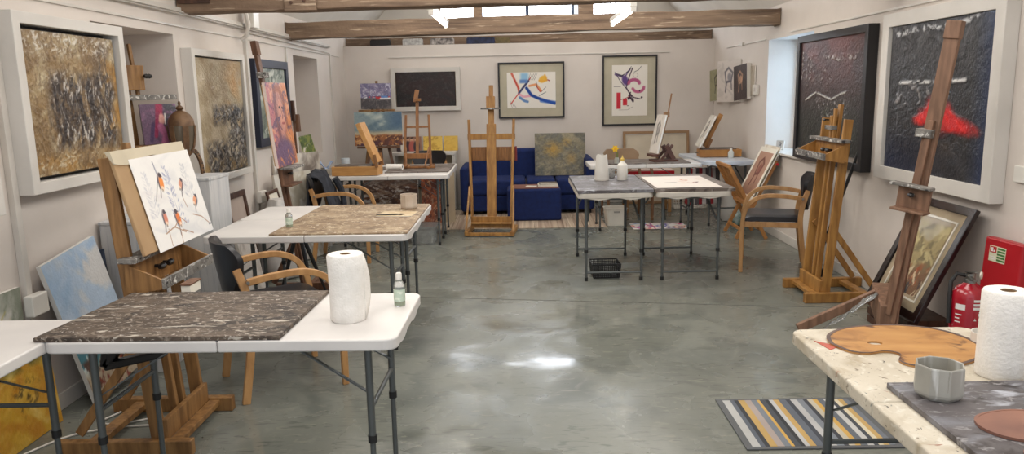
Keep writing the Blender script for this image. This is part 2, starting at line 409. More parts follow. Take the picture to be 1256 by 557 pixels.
# ---- individual pictures
def art_gold():
    a = Art(0.82, 0.69, 190, (150, 124, 86), 3)
    a.cloud((118, 92, 58), 3, 5, .4, .7); a.cloud((178, 162, 130), 5, 3, .48, .72); a.cloud((168, 122, 54), 3, 4, .45, .7, alpha=.8, where=np.clip(a.rect(.82, 1.1, -.1, 1.1, .15) + a.band(-.1, .12, .1), 0, 1))
    k = np.clip(a.rect(.22, .92, .18, .70, .10) + a.rect(.3, .98, .5, .62, .08) * .6 + a.rect(.75, .9, .6, .95, .1) * .5, 0, 1)
    a.cloud((70, 60, 54), 16, 9, .30, .56, where=k); a.cloud((44, 36, 34), 34, 7, .48, .60, where=k, hgt=.5)
    a.cloud((206, 200, 192), 60, 14, .58, .66, where=k * (1 - a.band(.4, .52, .1) * .5), alpha=.85, hgt=1.2); a.cloud((212, 206, 196), 40, 44, .55, .64, where=a.band(.84, 1.1, .1) + a.rect(.2, .5, .66, .72, .06), alpha=.8, hgt=1)
    a.cloud((200, 190, 168), 26, 40, .60, .68, where=a.band(-.1, .16, .06), alpha=.7, hgt=.8); a.cloud((98, 74, 46), 40, 20, .54, .66, alpha=.5, hgt=.4)
    a.hgt += a.n(50, 50) * 1.2; a.grain(12, 90, 80); return a
def art_gold2():
    a = Art(0.92, 0.86, 160, (160, 144, 114), 5)
    a.cloud((136, 116, 84), 4, 3, .4, .7); a.cloud((186, 172, 146), 3, 4, .46, .72); a.cloud((172, 122, 56), 3, 3, .45, .75, alpha=.8, where=a.rect(.62, 1.1, .4, .95, .3))
    k = np.clip(a.rect(.30, 1.05, .44, .58, .07) + a.rect(.62, 1.05, .2, .5, .12) + a.rect(.12, 1.05, -.1, .26, .10), 0, 1)
    a.cloud((82, 76, 70), 12, 14, .30, .55, where=k); a.cloud((40, 38, 40), 26, 24, .48, .60, where=k, hgt=.6); a.cloud((176, 172, 166), 60, 44, .58, .66, where=k, alpha=.8, hgt=.9)
    a.cloud((146, 116, 68), 10, 6, .45, .7, where=a.band(-.1, .10, .06), alpha=.7)
    a.hgt += a.n(44, 44); a.grain(9, 80, 80); return a
def art_green_grey():
    a = Art(0.80, 0.64, 90, (150, 158, 146), 6); a.cloud((116, 124, 112), 4, 4); a.cloud((196, 198, 188), 6, 8, .55, .66); a.cloud((84, 96, 88), 8, 8, .62, .7); a.grain(8); return a
def art_orange_portrait():
    a = Art(0.50, 0.64, 150, (190, 124, 94), 7)
    a.mix(a.rect(-.1, .3, -.1, 1.1, .3), (180, 112, 118)); a.mix(a.rect(.62, 1.1, -.1, 1.1, .3), (200, 124, 70))
    a.cloud((210, 152, 120), 6, 8, .48, .72); a.cloud((150, 84, 108), 6, 9, .52, .66, alpha=.7, where=1 - a.rect(.7, 1.1, -.1, 1.1, .2))
    a.mix(a.ell(.52, .66, .17, .25, .15, .35), (178, 124, 112)); a.stroke([(.38, .92), (.3, .7), (.3, .45), (.36, .3)], .05, (122, 78, 84), .9)
    a.stroke([(.38, .92), (.6, .95), (.74, .8), (.76, .5)], .045, (150, 84, 62), .85); a.mix(a.ell(.56, .62, .10, .17, .1, .5), (208, 148, 128))
    a.stroke([(.47, .70), (.53, .71)], .014, (60, 44, 54)); a.stroke([(.62, .70), (.67, .69)], .014, (60, 44, 54)); a.stroke([(.57, .68), (.59, .58), (.56, .57)], .010, (140, 86, 80))
    a.stroke([(.52, .51), (.62, .51)], .014, (150, 60, 60)); a.stroke([(.5, .42), (.48, .3)], .07, (190, 132, 116)); a.mix(a.ell(.45, .14, .34, .2, 0, .5), (104, 78, 110)); 
    a.cloud((226, 148, 84), 9, 12, .56, .66, where=a.band(-.1, .35), alpha=.8); a.cloud((88, 66, 98), 9, 14, .60, .68, alpha=.8); a.grain(12, 50, 70); a.hgt += a.n(30, 40); return a
def art_purple_portrait():
    a = Art(0.27, 0.26, 240, (96, 74, 96), 8); a.mix(a.rect(.62, 1.1, -.1, 1.1, .2), (66, 64, 72)); a.cloud((124, 88, 116), 5, 5, .5, .65)
    a.stroke([(.52, .95), (.50, .75)], .10, (150, 40, 74)); a.mix(a.ell(.55, .62, .10, .14, 0, .4), (206, 150, 140)); a.stroke([(.45, .75), (.40, .5), (.34, .2)], .05, (134, 46, 78))
    a.stroke([(.5, .42), (.62, .2), (.55, .0)], .10, (176, 104, 138)); a.stroke([(.66, .75), (.64, .5)], .02, (222, 214, 208)); a.stroke([(.3, .5), (.2, .1)], .05, (70, 52, 84)); a.grain(12, 30, 30); return a
def art_birds():
    a = Art(0.58, 0.42, 440, (233, 230, 226), 9)
    a.cloud((206, 206, 208), 3, 4, .46, .7, alpha=.65); a.cloud((214, 206, 206), 2, 3, .5, .7, alpha=.4)
    def tree(u, v0, v1, c, al, sp):
        a.stroke([(u, v0), (u + .01, v1)], .004, c, al * .8)
        for i in range(90):
            f = a.rng.random() ** 1.3; v = v0 + (v1 - v0) * f; r = sp * (1 - f * .85) * a.rng.random(); sg = 1 if a.rng.random() > .5 else -1
            a.stroke([(u + sg * r, v), (u + sg * (r + .022), v + .022)], .006, c, al * (.35 + .5 * a.rng.random()), 1.0)
    tree(.14, .35, .85, (150, 152, 170), .30, .08); tree(.48, .18, .86, (112, 118, 160), .60, .11); tree(.80, .45, .85, (168, 170, 180), .40, .10)
    def bird(u, v, s, ang, flip=1, breast=(218, 116, 62)):
        c, q = math.cos(ang), math.sin(ang); asp = a.h / a.w
        P = lambda x, y: (u + (x * c - y * q) * s * asp * flip, v + (x * q + y * c) * s)
        el = lambda x, y, ru, rv, col, al=1.0, so=.4: a.mix(a.ell(*P(x, y), ru * s, rv * s, ang * flip, so) * al, col)
        a.stroke([P(-.10, -.3), P(-.35, -1.15)], .010, (96, 88, 92), .8)
        el(-.12, .12, .30, .56, (146, 132, 132), .95); el(.10, -.02, .30, .52, breast); el(.14, -.44, .18, .2, (240, 214, 190), .9)
        el(.04, .56, .20, .19, (70, 62, 70), .95); a.stroke([P(.18, .55), P(.34, .5)], .006, (60, 56, 60), .9); a.stroke([P(-.30, .25), P(-.26, -.45)], .012, (92, 86, 96), .85)
        for k in (0, .12): a.stroke([P(.02 + k, -.5), P(.04 + k, -.72)], .004, (90, 80, 76))
    bird(.36, .70, .15, -.25, 1, (232, 138, 64)); bird(.68, .62, .12, .7, -1, (206, 146, 122)); bird(.24, .32, .13, -.2, 1, (208, 132, 108)); bird(.44, .27, .15, .05, 1, (226, 122, 62)); bird(.84, .40, .12, .8, -1, (224, 156, 118))
    a.stroke([(.345, .80), (.335, .93)], .012, (128, 128, 144), .75); a.stroke([(.34, .76), (.20, .52)], .008, (90, 88, 100), .8)
    for p in ([(.18, .16), (.34, .20), (.5, .10)], [(.34, .19), (.48, .28), (.56, .2)], [(.72, .26), (.86, .2), (.96, .10)], [(.64, .47), (.66, .36)], [(.24, .2), (.22, .02)], [(.42, .12), (.40, .0)], [(.46, .14), (.62, .06)]):
        a.stroke(p, .0065, (160, 120, 92), .85)
    a.stroke([(.955, .085), (.985, .085)], .012, (110, 110, 118), .8)
    a.grain(2, 80, 80); return a
def art_harbour():
    a = Art(0.39, 0.33, 200, (116, 110, 142), 10); a.cloud((150, 140, 168), 8, 8, .5, .62); a.cloud((186, 182, 200), 12, 10, .56, .66, where=a.band(.4, 1.1))
    a.mix(a.band(-.1, .42, .08, .1), (70, 66, 70)); a.cloud((104, 96, 96), 14, 8, .5, .62, where=a.band(-.1, .42))
    a.stroke([(.1, .46), (.9, .5)], .02, (84, 74, 112)); a.stroke([(.55, .42), (.8, .44)], .05, (196, 40, 44)); a.stroke([(.66, .40), (.95, .40)], .035, (226, 224, 224)); a.stroke([(.7, .47), (.86, .47)], .04, (96, 140, 200))
    for u in (.28, .4, .5, .93): a.stroke([(u, .46), (u + .02, .47)], .02, (214, 60, 60))
    a.stroke([(.3, .5), (.3, .9)], .006, (60, 54, 76)); a.stroke([(.12, .44), (.2, .45)], .018, (230, 230, 230)); a.grain(18, 40, 30); a.hgt += a.n(30, 30); return a
def art_sunset():
    a = Art(0.60, 0.42, 170, (134, 152, 156), 11); a.cloud((96, 120, 134), 4, 3, .38, .72); a.cloud((188, 194, 186), 3, 3, .45, .75); a.mix(a.rect(.75, 1.1, .5, 1.1, .3) * .7, (62, 92, 124))
    a.mix(a.band(.24, .42, .1) * .8, (208, 184, 146)); a.mix(a.band(-.1, .32, .05, .06), (150, 92, 50)); a.cloud((92, 50, 38), 10, 6, .46, .6, where=a.band(-.1, .3, .05)); a.cloud((212, 160, 100), 16, 10, .58, .66, where=a.band(-.1, .3, .05))
    a.cloud((84, 46, 60), 6, 5, .5, .62, where=a.band(-.1, .12, .1)); a.grain(8, 40, 40); return a
def art_black():
    a = Art(0.80, 0.46, 120, (26, 24, 26), 12); a.cloud((40, 36, 36), 5, 4); a.cloud((92, 84, 80), 22, 10, .60, .68, where=a.ell(.35, .65, .45, .18, 0, .8), alpha=.7); a.cloud((44, 26, 26), 3, 3, .5, .7); a.cloud((64, 58, 58), 26, 14, .62, .7, alpha=.6); return a
def art_print_blue():
    a = Art(0.66, 0.48, 200, (232, 226, 216), 13)
    a.stroke([(.10, .97), (.24, .55)], .030, (206, 84, 62), .85); a.stroke([(.16, .80), (.22, .58), (.24, .42)], .016, (196, 70, 56), .9); a.stroke([(.07, .12), (.24, .42), (.42, .72), (.48, .84)], .014, (206, 66, 54))
    a.stroke([(.24, .42), (.44, .76)], .030, (40, 56, 104), .85); a.stroke([(.24, .4), (.34, .32), (.5, .34)], .03, (226, 128, 158), .6)
    a.mix(a.rect(.28, .44, .78, .98, .06), (146, 190, 220)); a.mix(a.rect(.26, .42, .70, .80, .04), (94, 132, 190)); 
    a.stroke([(.40, .56), (.50, .36), (.62, .28), (.78, .20), (.98, .12)], .040, (24, 66, 150)); a.stroke([(.7, .20), (.98, .14)], .05, (30, 84, 176), .6); a.stroke([(.26, .30), (.36, .20), (.42, .18)], .035, (70, 116, 180), .8)
    a.mix(a.ell(.74, .80, .12, .09, .6, .4), (234, 180, 64)); a.stroke([(.66, .76), (.82, .76), (.78, .92)], .02, (230, 170, 60)); a.stroke([(.46, .62), (.60, .66), (.70, .48)], .03, (222, 140, 84), .85)
    a.stroke([(.6, .62), (.68, .45)], .013, (196, 44, 50)); a.stroke([(.6, .74), (.62, .56)], .008, (60, 50, 60)); a.stroke([(.84, .78), (.88, .75)], .013, (160, 30, 50))
    for k in range(5): a.stroke([(.44 + .03 * k, .78), (.49 + .035 * k, .98)], .004, (70, 66, 70))
    for k in range(3): a.stroke([(.06 + .04 * k, .2 - .05 * k), (.1 + .04 * k, .02)], .004, (70, 66, 70))
    a.stroke([(.70, .44), (.80, .58)], .006, (40, 40, 60)); a.stroke([(.66, .34), (.80, .44)], .007, (30, 60, 90)); return a
def art_print_red():
    a = Art(0.48, 0.68, 190, (230, 224, 214), 14)
    pur = (88, 62, 118)
    a.stroke([(.10, .82), (.36, .76)], .022, pur, .8); a.stroke([(.36, .76), (.44, .86), (.5, .9)], .015, pur, .8); a.mix(a.ell(.37, .70, .06, .10, .3, .5), (92, 66, 128))
    a.stroke([(.08, .86), (.24, .68), (.40, .54), (.55, .38), (.62, .30)], .007, (54, 40, 66)); a.stroke([(.58, .94), (.5, .8), (.40, .56), (.5, .44), (.62, .36), (.80, .33)], .010, (60, 34, 60))
    for k in range(3): a.stroke([(.12 + .02 * k, .84 - .02 * k), (.28, .80 - .012 * k), (.44, .86 + .01 * k), (.54, .97 - .02 * k)], .004, (40, 36, 50))
    a.stroke([(.46, .34), (.52, .42), (.48, .40), (.60, .28)], .016, (48, 26, 50)); a.stroke([(.52, .46), (.48, .32)], .012, (48, 26, 50))
    mg = (178, 84, 126)
    for k in range(8):
        t = PI * (k / 7.0); p = (.62 + .15 * math.cos(t), .64 + .07 * math.sin(t)); t2 = PI * ((k + 1) / 7.0); p2 = (.62 + .15 * math.cos(t2), .64 + .07 * math.sin(t2))
        if k < 7: a.stroke([p, p2], .030, mg, .9)
    for k in range(7):
        t = -PI * (k / 7.0) * .9; p = (.74 + .16 * math.cos(t), .56 + .09 * math.sin(t)); t2 = -PI * ((k + 1) / 7.0) * .9; p2 = (.74 + .16 * math.cos(t2), .56 + .09 * math.sin(t2)); a.stroke([p, p2], .028, (184, 92, 130), .9)
    a.mix(a.rect(.13, .25, .14, .46, .01), (200, 40, 56)); a.mix(a.rect(.31, .43, .21, .34, .01), (200, 40, 56)); a.stroke([(.24, .32), (.36, .34), (.5, .38)], .006, (150, 30, 40))
    a.mix(a.ell(.66, .80, .05, .045, 0, .3) - a.ell(.66, .80, .044, .039, 0, .3), (120, 116, 112)); a.mix(a.ell(.84, .36, .02, .02), (50, 30, 46)); a.mix(a.ell(.78, .49, .012, .02), (50, 30, 46))
    a.stroke([(.05, .58), (.25, .58)], .003, (60, 56, 60)); a.stroke([(.2, .12), (.45, .12), (.6, .18)], .003, (120, 110, 104)); a.stroke([(.62, .86), (.75, .9), (.82, .97)], .005, (60, 56, 66)); a.mix(a.ell(.45, .2, .015, .008), (60, 30, 40)); return a
def art_sofa():
    a = Art(0.66, 0.55, 130, (122, 114, 92), 15); a.cloud((98, 96, 84), 4, 4, .38, .72); a.cloud((150, 140, 112), 5, 5, .42, .8); a.mix(a.ell(.36, .62, .16, .14, 0, 1.4) * .8, (190, 144, 52)); a.mix(a.ell(.62, .78, .10, .08, 0, 1.4) * .6, (186, 142, 60)); a.mix(a.ell(.72, .4, .10, .12, 0, 1.4) * .5, (176, 134, 60)); a.cloud((84, 84, 84), 14, 14, .5, .75, alpha=.6); a.grain(22, 40, 40); return a
def art_red_mountain():
    a = Art(1.32, 0.98, 130, (58, 36, 36), 16); a.mix(1 - np.clip(a.V * 2.2 - .6, 0, 1), (34, 36, 34)); a.cloud((98, 54, 50), 4, 4, .36, .7, where=np.clip(a.V * 2 - .8, 0, 1)); a.cloud((48, 50, 46), 7, 8, .5, .65, where=np.clip(1.2 - a.V * 2, 0, 1))
    wc = (172, 166, 162)
    pk = a.n(64, 60, 3)
    def scr(mask, lo=.5): a.mix(mask * np.clip((pk - lo) / .08, 0, 1), wc, 1.0)
    scr(a.line([(.42, .86), (.5, .84), (.6, .82), (.68, .8)], .028, .8), .55); scr(a.line([(.66, .82), (.78, .83), (.9, .83)], .024, .8), .58)
    scr(a.ell(.15, .74, .10, .18, 0, .6) * .8, .60); scr(a.rect(.04, .6, .62, .76, .05) * .7, .66); scr(a.line([(.04, .92), (.04, .66)], .02, 1), .55)
    a.mix(a.line([(.12, .48), (.3, .55), (.42, .52), (.55, .49), (.7, .54), (.76, .55)], .007, .9) * np.clip((pk - .25) / .1, 0, 1), (190, 188, 182), 1)
    scr(a.rect(.3, .8, .3, .5, .1), .64); a.cloud((84, 92, 76), 12, 12, .6, .68, where=a.rect(.4, .9, .1, .4, .1), alpha=.7); a.mix(a.ell(.62, .25, .04, .05, 0, .8) * .8, (176, 128, 40))
    a.mix(a.band(-.1, .035, .01), (150, 140, 132)); a.hgt += a.n(40, 40) * .7; a.grain(5, 60, 60); return a
def art_red_cloud():
    a = Art(1.16, 0.98, 130, (34, 34, 38), 17); a.cloud((48, 48, 52), 6, 5, .45, .6); pk = a.n(46, 40, 2)
    top = np.clip((a.V - .7) * 3.2, 0, 1)
    a.cloud((120, 120, 124), 14, 10, .46, .66, where=top, alpha=.7, hgt=1.5); a.mix(a.line([(.08, .93), (.3, .95), (.7, .94), (.98, .99)], .02, .8) * np.clip((pk - .5) / .1, 0, 1), (190, 190, 192), 1)  # grey clouds near the top also paint in gloss highlights
    a.mix(a.line([(.13, .60), (.35, .605), (.5, .6), (.8, .61)], .011, .8) * np.clip((pk - .35) / .1, 0, 1), (210, 208, 206), 1); a.cloud((120, 116, 116), 30, 26, .6, .66, where=a.rect(.08, .5, .44, .6, .06), hgt=.6)
    a.mix(a.line([(.13, .6), (.13, .25), (.22, .24)], .004, 1) * .8, (120, 120, 122))
    a.mix(np.clip(.32 - a.V, 0, .32) * 2.4 * np.clip(1 - a.U * 1.2, 0, 1), (24, 38, 74)); a.mix(np.clip(a.U - .85, 0, .15) * 4, (30, 52, 100)); a.cloud((64, 52, 44), 4, 4, .52, .7, where=a.rect(.5, 1, .1, .4, .2), alpha=.6)
    red = np.clip(a.ell(.66, .36, .30, .055, -.16, .6) + a.ell(.58, .41, .15, .085, -.3, .8) + a.ell(.46, .37, .16, .04, .1, .7), 0, 1)
    a.mix(red * np.clip((a.n(14, 12) - .12) / .2, 0, 1), (196, 20, 24), .4); a.cloud((226, 40, 34), 18, 14, .52, .62, where=red, alpha=.8); a.mix(a.ell(.6, .31, .10, .05, 0, .9) * .5, (120, 24, 26))
    a.hgt += a.n(34, 34) * .8; a.grain(4, 60, 60); return a
def art_leaning_print():
    a = Art(0.34, 0.46, 170, (168, 150, 106), 18); a.cloud((196, 180, 132), 4, 4); a.cloud((128, 116, 84), 6, 8, .52, .66); a.mix(a.band(-.1, .38, .15, .2), (124, 90, 62)); a.cloud((164, 84, 46), 9, 6, .5, .62, where=a.band(.14, .42, .12)); a.cloud((58, 54, 60), 8, 6, .46, .58, where=a.band(-.1, .2, .1)); a.cloud((214, 196, 160), 14, 8, .62, .7, where=a.band(-.1, .4, .1)); a.grain(8, 30, 30); return a
def art_seascape(w, h):
    a = Art(w, h, 130, (176, 194, 214), 19); a.cloud((156, 182, 210), 3, 3, .45, .65); a.cloud((208, 206, 204), 3, 4, .48, .64, where=np.clip(a.U * 1.6 - .1, 0, 1))
    a.mix(a.band(-.1, .38, .03, .05), (70, 120, 132)); a.cloud((200, 214, 214), 14, 10, .56, .64, where=a.band(.18, .36)); a.mix(a.band(-.1, .24, .08, .2), (176, 158, 134)); a.cloud((84, 64, 56), 16, 8, .5, .6, where=a.band(.06, .3)); a.cloud((128, 62, 48), 18, 10, .62, .68, where=a.band(-.1, .25)); a.grain(6, 30, 30); return a
def art_yellow():
    a = Art(0.52, 0.44, 120, (206, 160, 52), 20); a.cloud((226, 188, 88), 3, 3, .35, .8); a.cloud((194, 134, 40), 4, 4, .4, .75); a.cloud((84, 92, 50), 6, 4, .40, .62, where=a.band(.78, 1.1, .1)); a.cloud((232, 206, 130), 5, 4, .55, .8, alpha=.7); a.cloud((70, 56, 30), 14, 12, .60, .70, where=a.ell(.6, .5, .2, .2, 0, .8), alpha=.8); a.grain(10, 30, 20); return a
def art_partial():
    a = Art(0.7, 0.75, 60, (70, 64, 62), 21); a.cloud((150, 84, 44), 4, 4, .48, .6, where=a.band(-.1, .4, .2)); a.cloud((110, 104, 96), 5, 5); a.cloud((40, 44, 56), 5, 5, .5, .6); a.grain(10, 30, 30); return a
def art_noise(w, h, res, base, others, seed):
    a = Art(w, h, res, base, seed)
    for c, s_, lo, hi in others: a.cloud(c, s_, s_, lo, hi)
    a.grain(6, 24, 24); return a
def art_sketch_figure(w, h, res, bgc, dark, seed):
    a = Art(w, h, res, bgc, seed); a.cloud(tuple(c * .93 for c in bgc), 4, 5)
    a.stroke([(.35, .72), (.5, .82), (.68, .7), (.62, .5), (.4, .48), (.35, .72)], .028, dark, .85); a.stroke([(.42, .46), (.38, .25)], .03, dark, .8); a.stroke([(.62, .46), (.64, .3)], .025, dark, .7); a.mix(a.ell(.55, .6, .1, .1, .3, .5) * .7, tuple(c * 1.3 for c in dark)); return a

# ================================================================ the room
XL, XR, YB = -2.36, 2.66, 10.5
def wall_with_holes(name, x0, x1, y0, y1, z0, z1, holes, m):
    """wall slab between x0..x1, holes = [(ya, yb, za, zb)]"""
    b = MB(); cur = y0
    for ya, yb, za, zb in sorted(holes):
        b.box(x0, x1, cur, ya, z0, z1); b.box(x0, x1, ya, yb, z0, za); b.box(x0, x1, ya, yb, zb, z1); cur = yb
    b.box(x0, x1, cur, y1, z0, z1)
    return struct(b.build(name, m))
b = MB(); b.box(-3.0, 3.3, -0.8, 11.8, -0.12, 0.0)
struct(b.build('floor', FLOORM))
wl = wall_with_holes('wall_left', -2.80, XL, -0.8, 11.7, 0, 2.36, [(4.30, 5.32, 0.92, 1.98), (8.12, 9.08, 0.88, 1.97)], WALL)
b = MB(); b.box(-2.92, -2.801, -0.8, 11.7, 0, 2.36); struct(b.build('wall_left_outer', WALL))
wr = wall_with_holes('wall_right', XR, 3.06, -0.8, 11.7, 0, 2.36, [(7.02, 8.27, 0.86, 2.03)], WALL)
b = MB(); b.box(XL, XR, YB, YB + 0.1, 0, 2.19); struct(b.build('wall_back', WALL))
# far gable above the partition, with a strip of small windows
b = MB(); b.box(-2.5, -1.16, 11.6, 11.7, 0, 3.6); b.box(1.78, 2.8, 11.6, 11.7, 0, 3.6); b.box(-1.16, 1.78, 11.6, 11.7, 0, 2.46); b.box(-1.16, 1.78, 11.6, 11.7, 3.06, 5.0)
struct(b.build('wall_far', ROOF))
b = MB()
rid = (0.15, 2.36 + 2.51)
b.add([(XL - .35, -0.8, 2.01), (XL - .35, 11.8, 2.01), (rid[0], 11.8, rid[1]), (rid[0], -0.8, rid[1]), (XL - .35, -0.8, 2.11), (XL - .35, 11.8, 2.11), (rid[0], 11.8, rid[1] + .1), (rid[0], -0.8, rid[1] + .1)],
      [(0, 1, 2, 3), (7, 6, 5, 4), (0, 4, 5, 1), (1, 5, 6, 2), (0, 3, 7, 4)])
b.add([(XR + .35, -0.8, 2.01), (XR + .35, 11.8, 2.01), (rid[0], 11.8, rid[1]), (rid[0], -0.8, rid[1]), (XR + .35, -0.8, 2.11), (XR + .35, 11.8, 2.11), (rid[0], 11.8, rid[1] + .1), (rid[0], -0.8, rid[1] + .1)],
      [(3, 2, 1, 0), (4, 5, 6, 7), (1, 5, 4, 0), (2, 6, 5, 1), (4, 7, 3, 0)])
struct(b.build('ceiling', ROOF))
SKYGL = mat('bright_sky_pane', (235, 242, 250), 0.2, emit=((240, 246, 255), 8))
def win(name, x0, x1, z0, z1, y, bars, fm, gm, fw=0.03):
    t = thing(name, None, None, ((x0 + x1) / 2, y, z0)); t['kind'] = 'structure'
    h = (x1 - x0) / 2
    b = MB(); b.box(-h, h, -.03, .03, 0, fw); b.box(-h, h, -.03, .03, z1 - z0 - fw, z1 - z0); b.box(-h, -h + fw, -.029, .029, fw, z1 - z0 - fw); b.box(h - fw, h, -.029, .029, fw, z1 - z0 - fw)
    for xb, wb in bars: b.box(xb - wb / 2, xb + wb / 2, -.028, .028, fw, z1 - z0 - fw)
    b.build('window_frame', fm, t); b = MB(); b.box(-h + .01, h - .01, .0, .008, .01, z1 - z0 - .01); b.build('pane', gm, t)
    return t
BLUEG = mat('blue_grey_paint', (66, 84, 116), 0.5)
win('window_1', -1.16, -0.62, 2.46, 3.06, 11.62, [], WHITEP, SKYGL)
win('window_2', -0.54, 0.84, 2.46, 3.06, 11.62, [(0.0, 0.05)], BLUEG, SKYGL)
win('window_3', 1.02, 1.78, 2.46, 3.06, 11.62, [(-.02, 0.02)], WHITEP, SKYGL)
# side window in the right wall recess
t = thing('window_4', None, None, (3.0, 7.645, 0.86), R(-90)); t['kind'] = 'structure'
b = MB(); h = .625
b.box(-h, h, -.03, .03, 0, .05); b.box(-h, h, -.03, .03, 1.12, 1.17); b.box(-h, -h + .05, -.03, .03, .05, 1.12); b.box(h - .05, h, -.03, .03, .05, 1.12); b.box(-.02, .02, -.03, .03, .05, 1.12)
b.build('window_frame', WHITEP, t)
b = MB(); b.box(-h + .02, h - .02, -.004, .004, .02, 1.15); b.build('pane', mat('window_glass', (240, 246, 250), 0.02, trans=1.0), t)
b = MB(); b.box(2.62, 2.97, 7.0, 8.268, .862, .885); struct(b.build('trim_1', WHITEP, bev=.004))
# baseboards, picture rails, cable trunking
b = MB(); b.box(XR - .015, XR - .0005, -0.8, 10.49, 0.0005, .085); struct(b.build('baseboard_right', WHITEP, bev=.003))
b = MB(); b.box(XL + .0005, XL + .015, -0.8, 10.49, 0.0005, .085); struct(b.build('baseboard_left', WHITEP, bev=.003))
b = MB(); b.box(XL + .02, XR - .02, YB - .015, YB - .0005, 0.0005, .085); struct(b.build('baseboard_back', WHITEP, bev=.003))
b = MB(); b.bar((-1.2, 5.72, .0006), (2.3, 5.18, .0006), .006, .001, (0, 1, 0)); struct(b.build('trim_12', mat('dark_joint', (62, 62, 58), .9)))
def trim(i, *boxes, m=TRUNK):
    b = MB()
    for q in boxes: b.box(*q)
    struct(b.build('trim_%d' % i, m, bev=.002))
trim(2, (XL + .0005, XL + .012, -0.8, 10.2, 2.035, 2.050))
trim(3, (XL + .0005, XL + .035, -0.8, 9.6, 2.12, 2.165), (XL + .035, XL + .05, -0.8, 9.6, 2.13, 2.14))
trim(4, (XR - .012, XR - .0005, -0.8, 7.6, 2.060, 2.075))
trim(5, (XR - .012, XR - .0005, 8.35, 9.9, 2.035, 2.048), (XR - .03, XR - .0005, 9.15, 9.25, 2.025, 2.06))
trim(6, (-1.75, 2.05, YB - .012, YB - .0005, 2.025, 2.038))
trim(7, (XL + .0005, XL + .03, 3.44, 3.48, .09, 2.03))
trim(8, (XL + .0005, XL + .03, 6.66, 6.71, .09, 2.03))
trim(9, (XL + .0005, XL + .02, 7.84, 7.87, .09, 2.03))
trim(10, (XL + .0005, XL + .02, 9.66, 9.69, .09, 2.06))
b = MB()
b.tube([(XL + .02, 9.66, 2.06), (XL + .02, 7.9, 2.085), (XL + .02, 6.72, 2.10)], .006, 6); struct(b.build('trim_11', TRUNK))

# roof beams
def beam(name, label, x0, x1, y0, y1, zl, zr, h, extra=None):
    b = MB(); n = 24; rr = random.Random(int(y0 * 10)); vs = []
    for i in range(n + 1):
        x = x0 + (x1 - x0) * i / n; z = zl + (zr - zl) * i / n
        j = lambda: rr.uniform(-.006, .006)
        vs += [(x, y0 + j(), z + j()), (x, y1 + j(), z + j()), (x, y1 + j(), z + h + j()), (x, y0 + j(), z + h + j())]
    fs = [(i * 4 + k, i * 4 + (k + 1) % 4, i * 4 + 4 + (k + 1) % 4, i * 4 + 4 + k) for i in range(n) for k in range(4)] + [(3, 2, 1, 0), (n * 4, n * 4 + 1, n * 4 + 2, n * 4 + 3)]
    fs = [f[::-1] for f in fs[:-2]] + fs[-2:]
    b.add(vs, fs)
    o = b.build(name, BEAM, bev=.008); tag(o, label, 'beam')
    return o
o1 = thing('roof_beam', 'large weathered timber tie beam nearest the camera, running across the top of the picture', 'beam', (0, 5.5, 2.13))
b = beam('timber', None, -2.35, 2.65, -.09, .09, 0, .03, .2); b.parent = o1; del b['category']
b = MB(); b.box(-1.6, -1.38, -.12, -.088, -.005, .22); b.build('scarf_plate', BEAM, o1, .004)
bb = MB()
for x, z in ((-1.55, .15), (-1.46, .06), (-1.55, .05), (-1.44, .16)): bb.tube([(x, -.125, z), (x, -.119, z)], .011, 8)
bb.build('bolt_heads', DKWOOD, o1)
b = MB(); b.box(-2.34, -2.12, -.10, -.085, .06, .12); b.build('dark_patch', DKWOOD, o1, .002)
o2 = thing('roof_beam', 'second weathered timber tie beam, below the bright windows and in front of the white back wall', 'beam', (0, 8.0, 2.12))
b = beam('timber', None, -2.35, 2.65, -.09, .09, 0, .04, .16); b.parent = o2; del b['category']
for xx, ww in ((-.40, .08), (.70, .15)):
    b = MB(); b.box(xx - ww / 2, xx + ww / 2, -.05, .05, .155, 1.6); b.build('upright_post', BEAM, o2, .005)
o3 = tag(beam('roof_beam', None, -2.35, 2.65, 10.66, 10.80, 2.10, 2.12, .2), 'brown timber beam just behind the top edge of the back partition', 'beam')

# boxes and papers stored on top of the partition, in front of the rear beam
kk = [(-1.86, .27, BLACKPL, 'black storage box on the partition top'), (-1.52, .27, mat('grey_papers', (196, 194, 190), .8, col2=(150, 148, 146), scale=30), 'pale grey bundle of papers on the partition top'),
      (-1.12, .32, mat('mixed_papers', (180, 172, 166), .8, col2=(72, 66, 66), scale=22), 'black and white patterned folder on the partition top'), (-.60, .38, mat('blue_papers', (48, 56, 88), .8, col2=(34, 36, 48), scale=18), 'dark blue folder on the partition top'),
      (-.30, .20, mat('olive_box', (122, 104, 70), .8, col2=(90, 80, 52), scale=12), 'small olive brown box on the partition top')]
for i, (x, wd, m_, lab) in enumerate(kk):
    b = MB(); b.box(-wd / 2, wd / 2, 0.0, .085, 0, .075); b.box(-wd / 2 + .01, wd / 2 - .01, .01, .08, .075, .085)
    o = b.build('storage_folder', m_, bev=.004); o.location = (x + .1 * (i > 0), YB + .005, 2.191); tag(o, lab, 'folder')

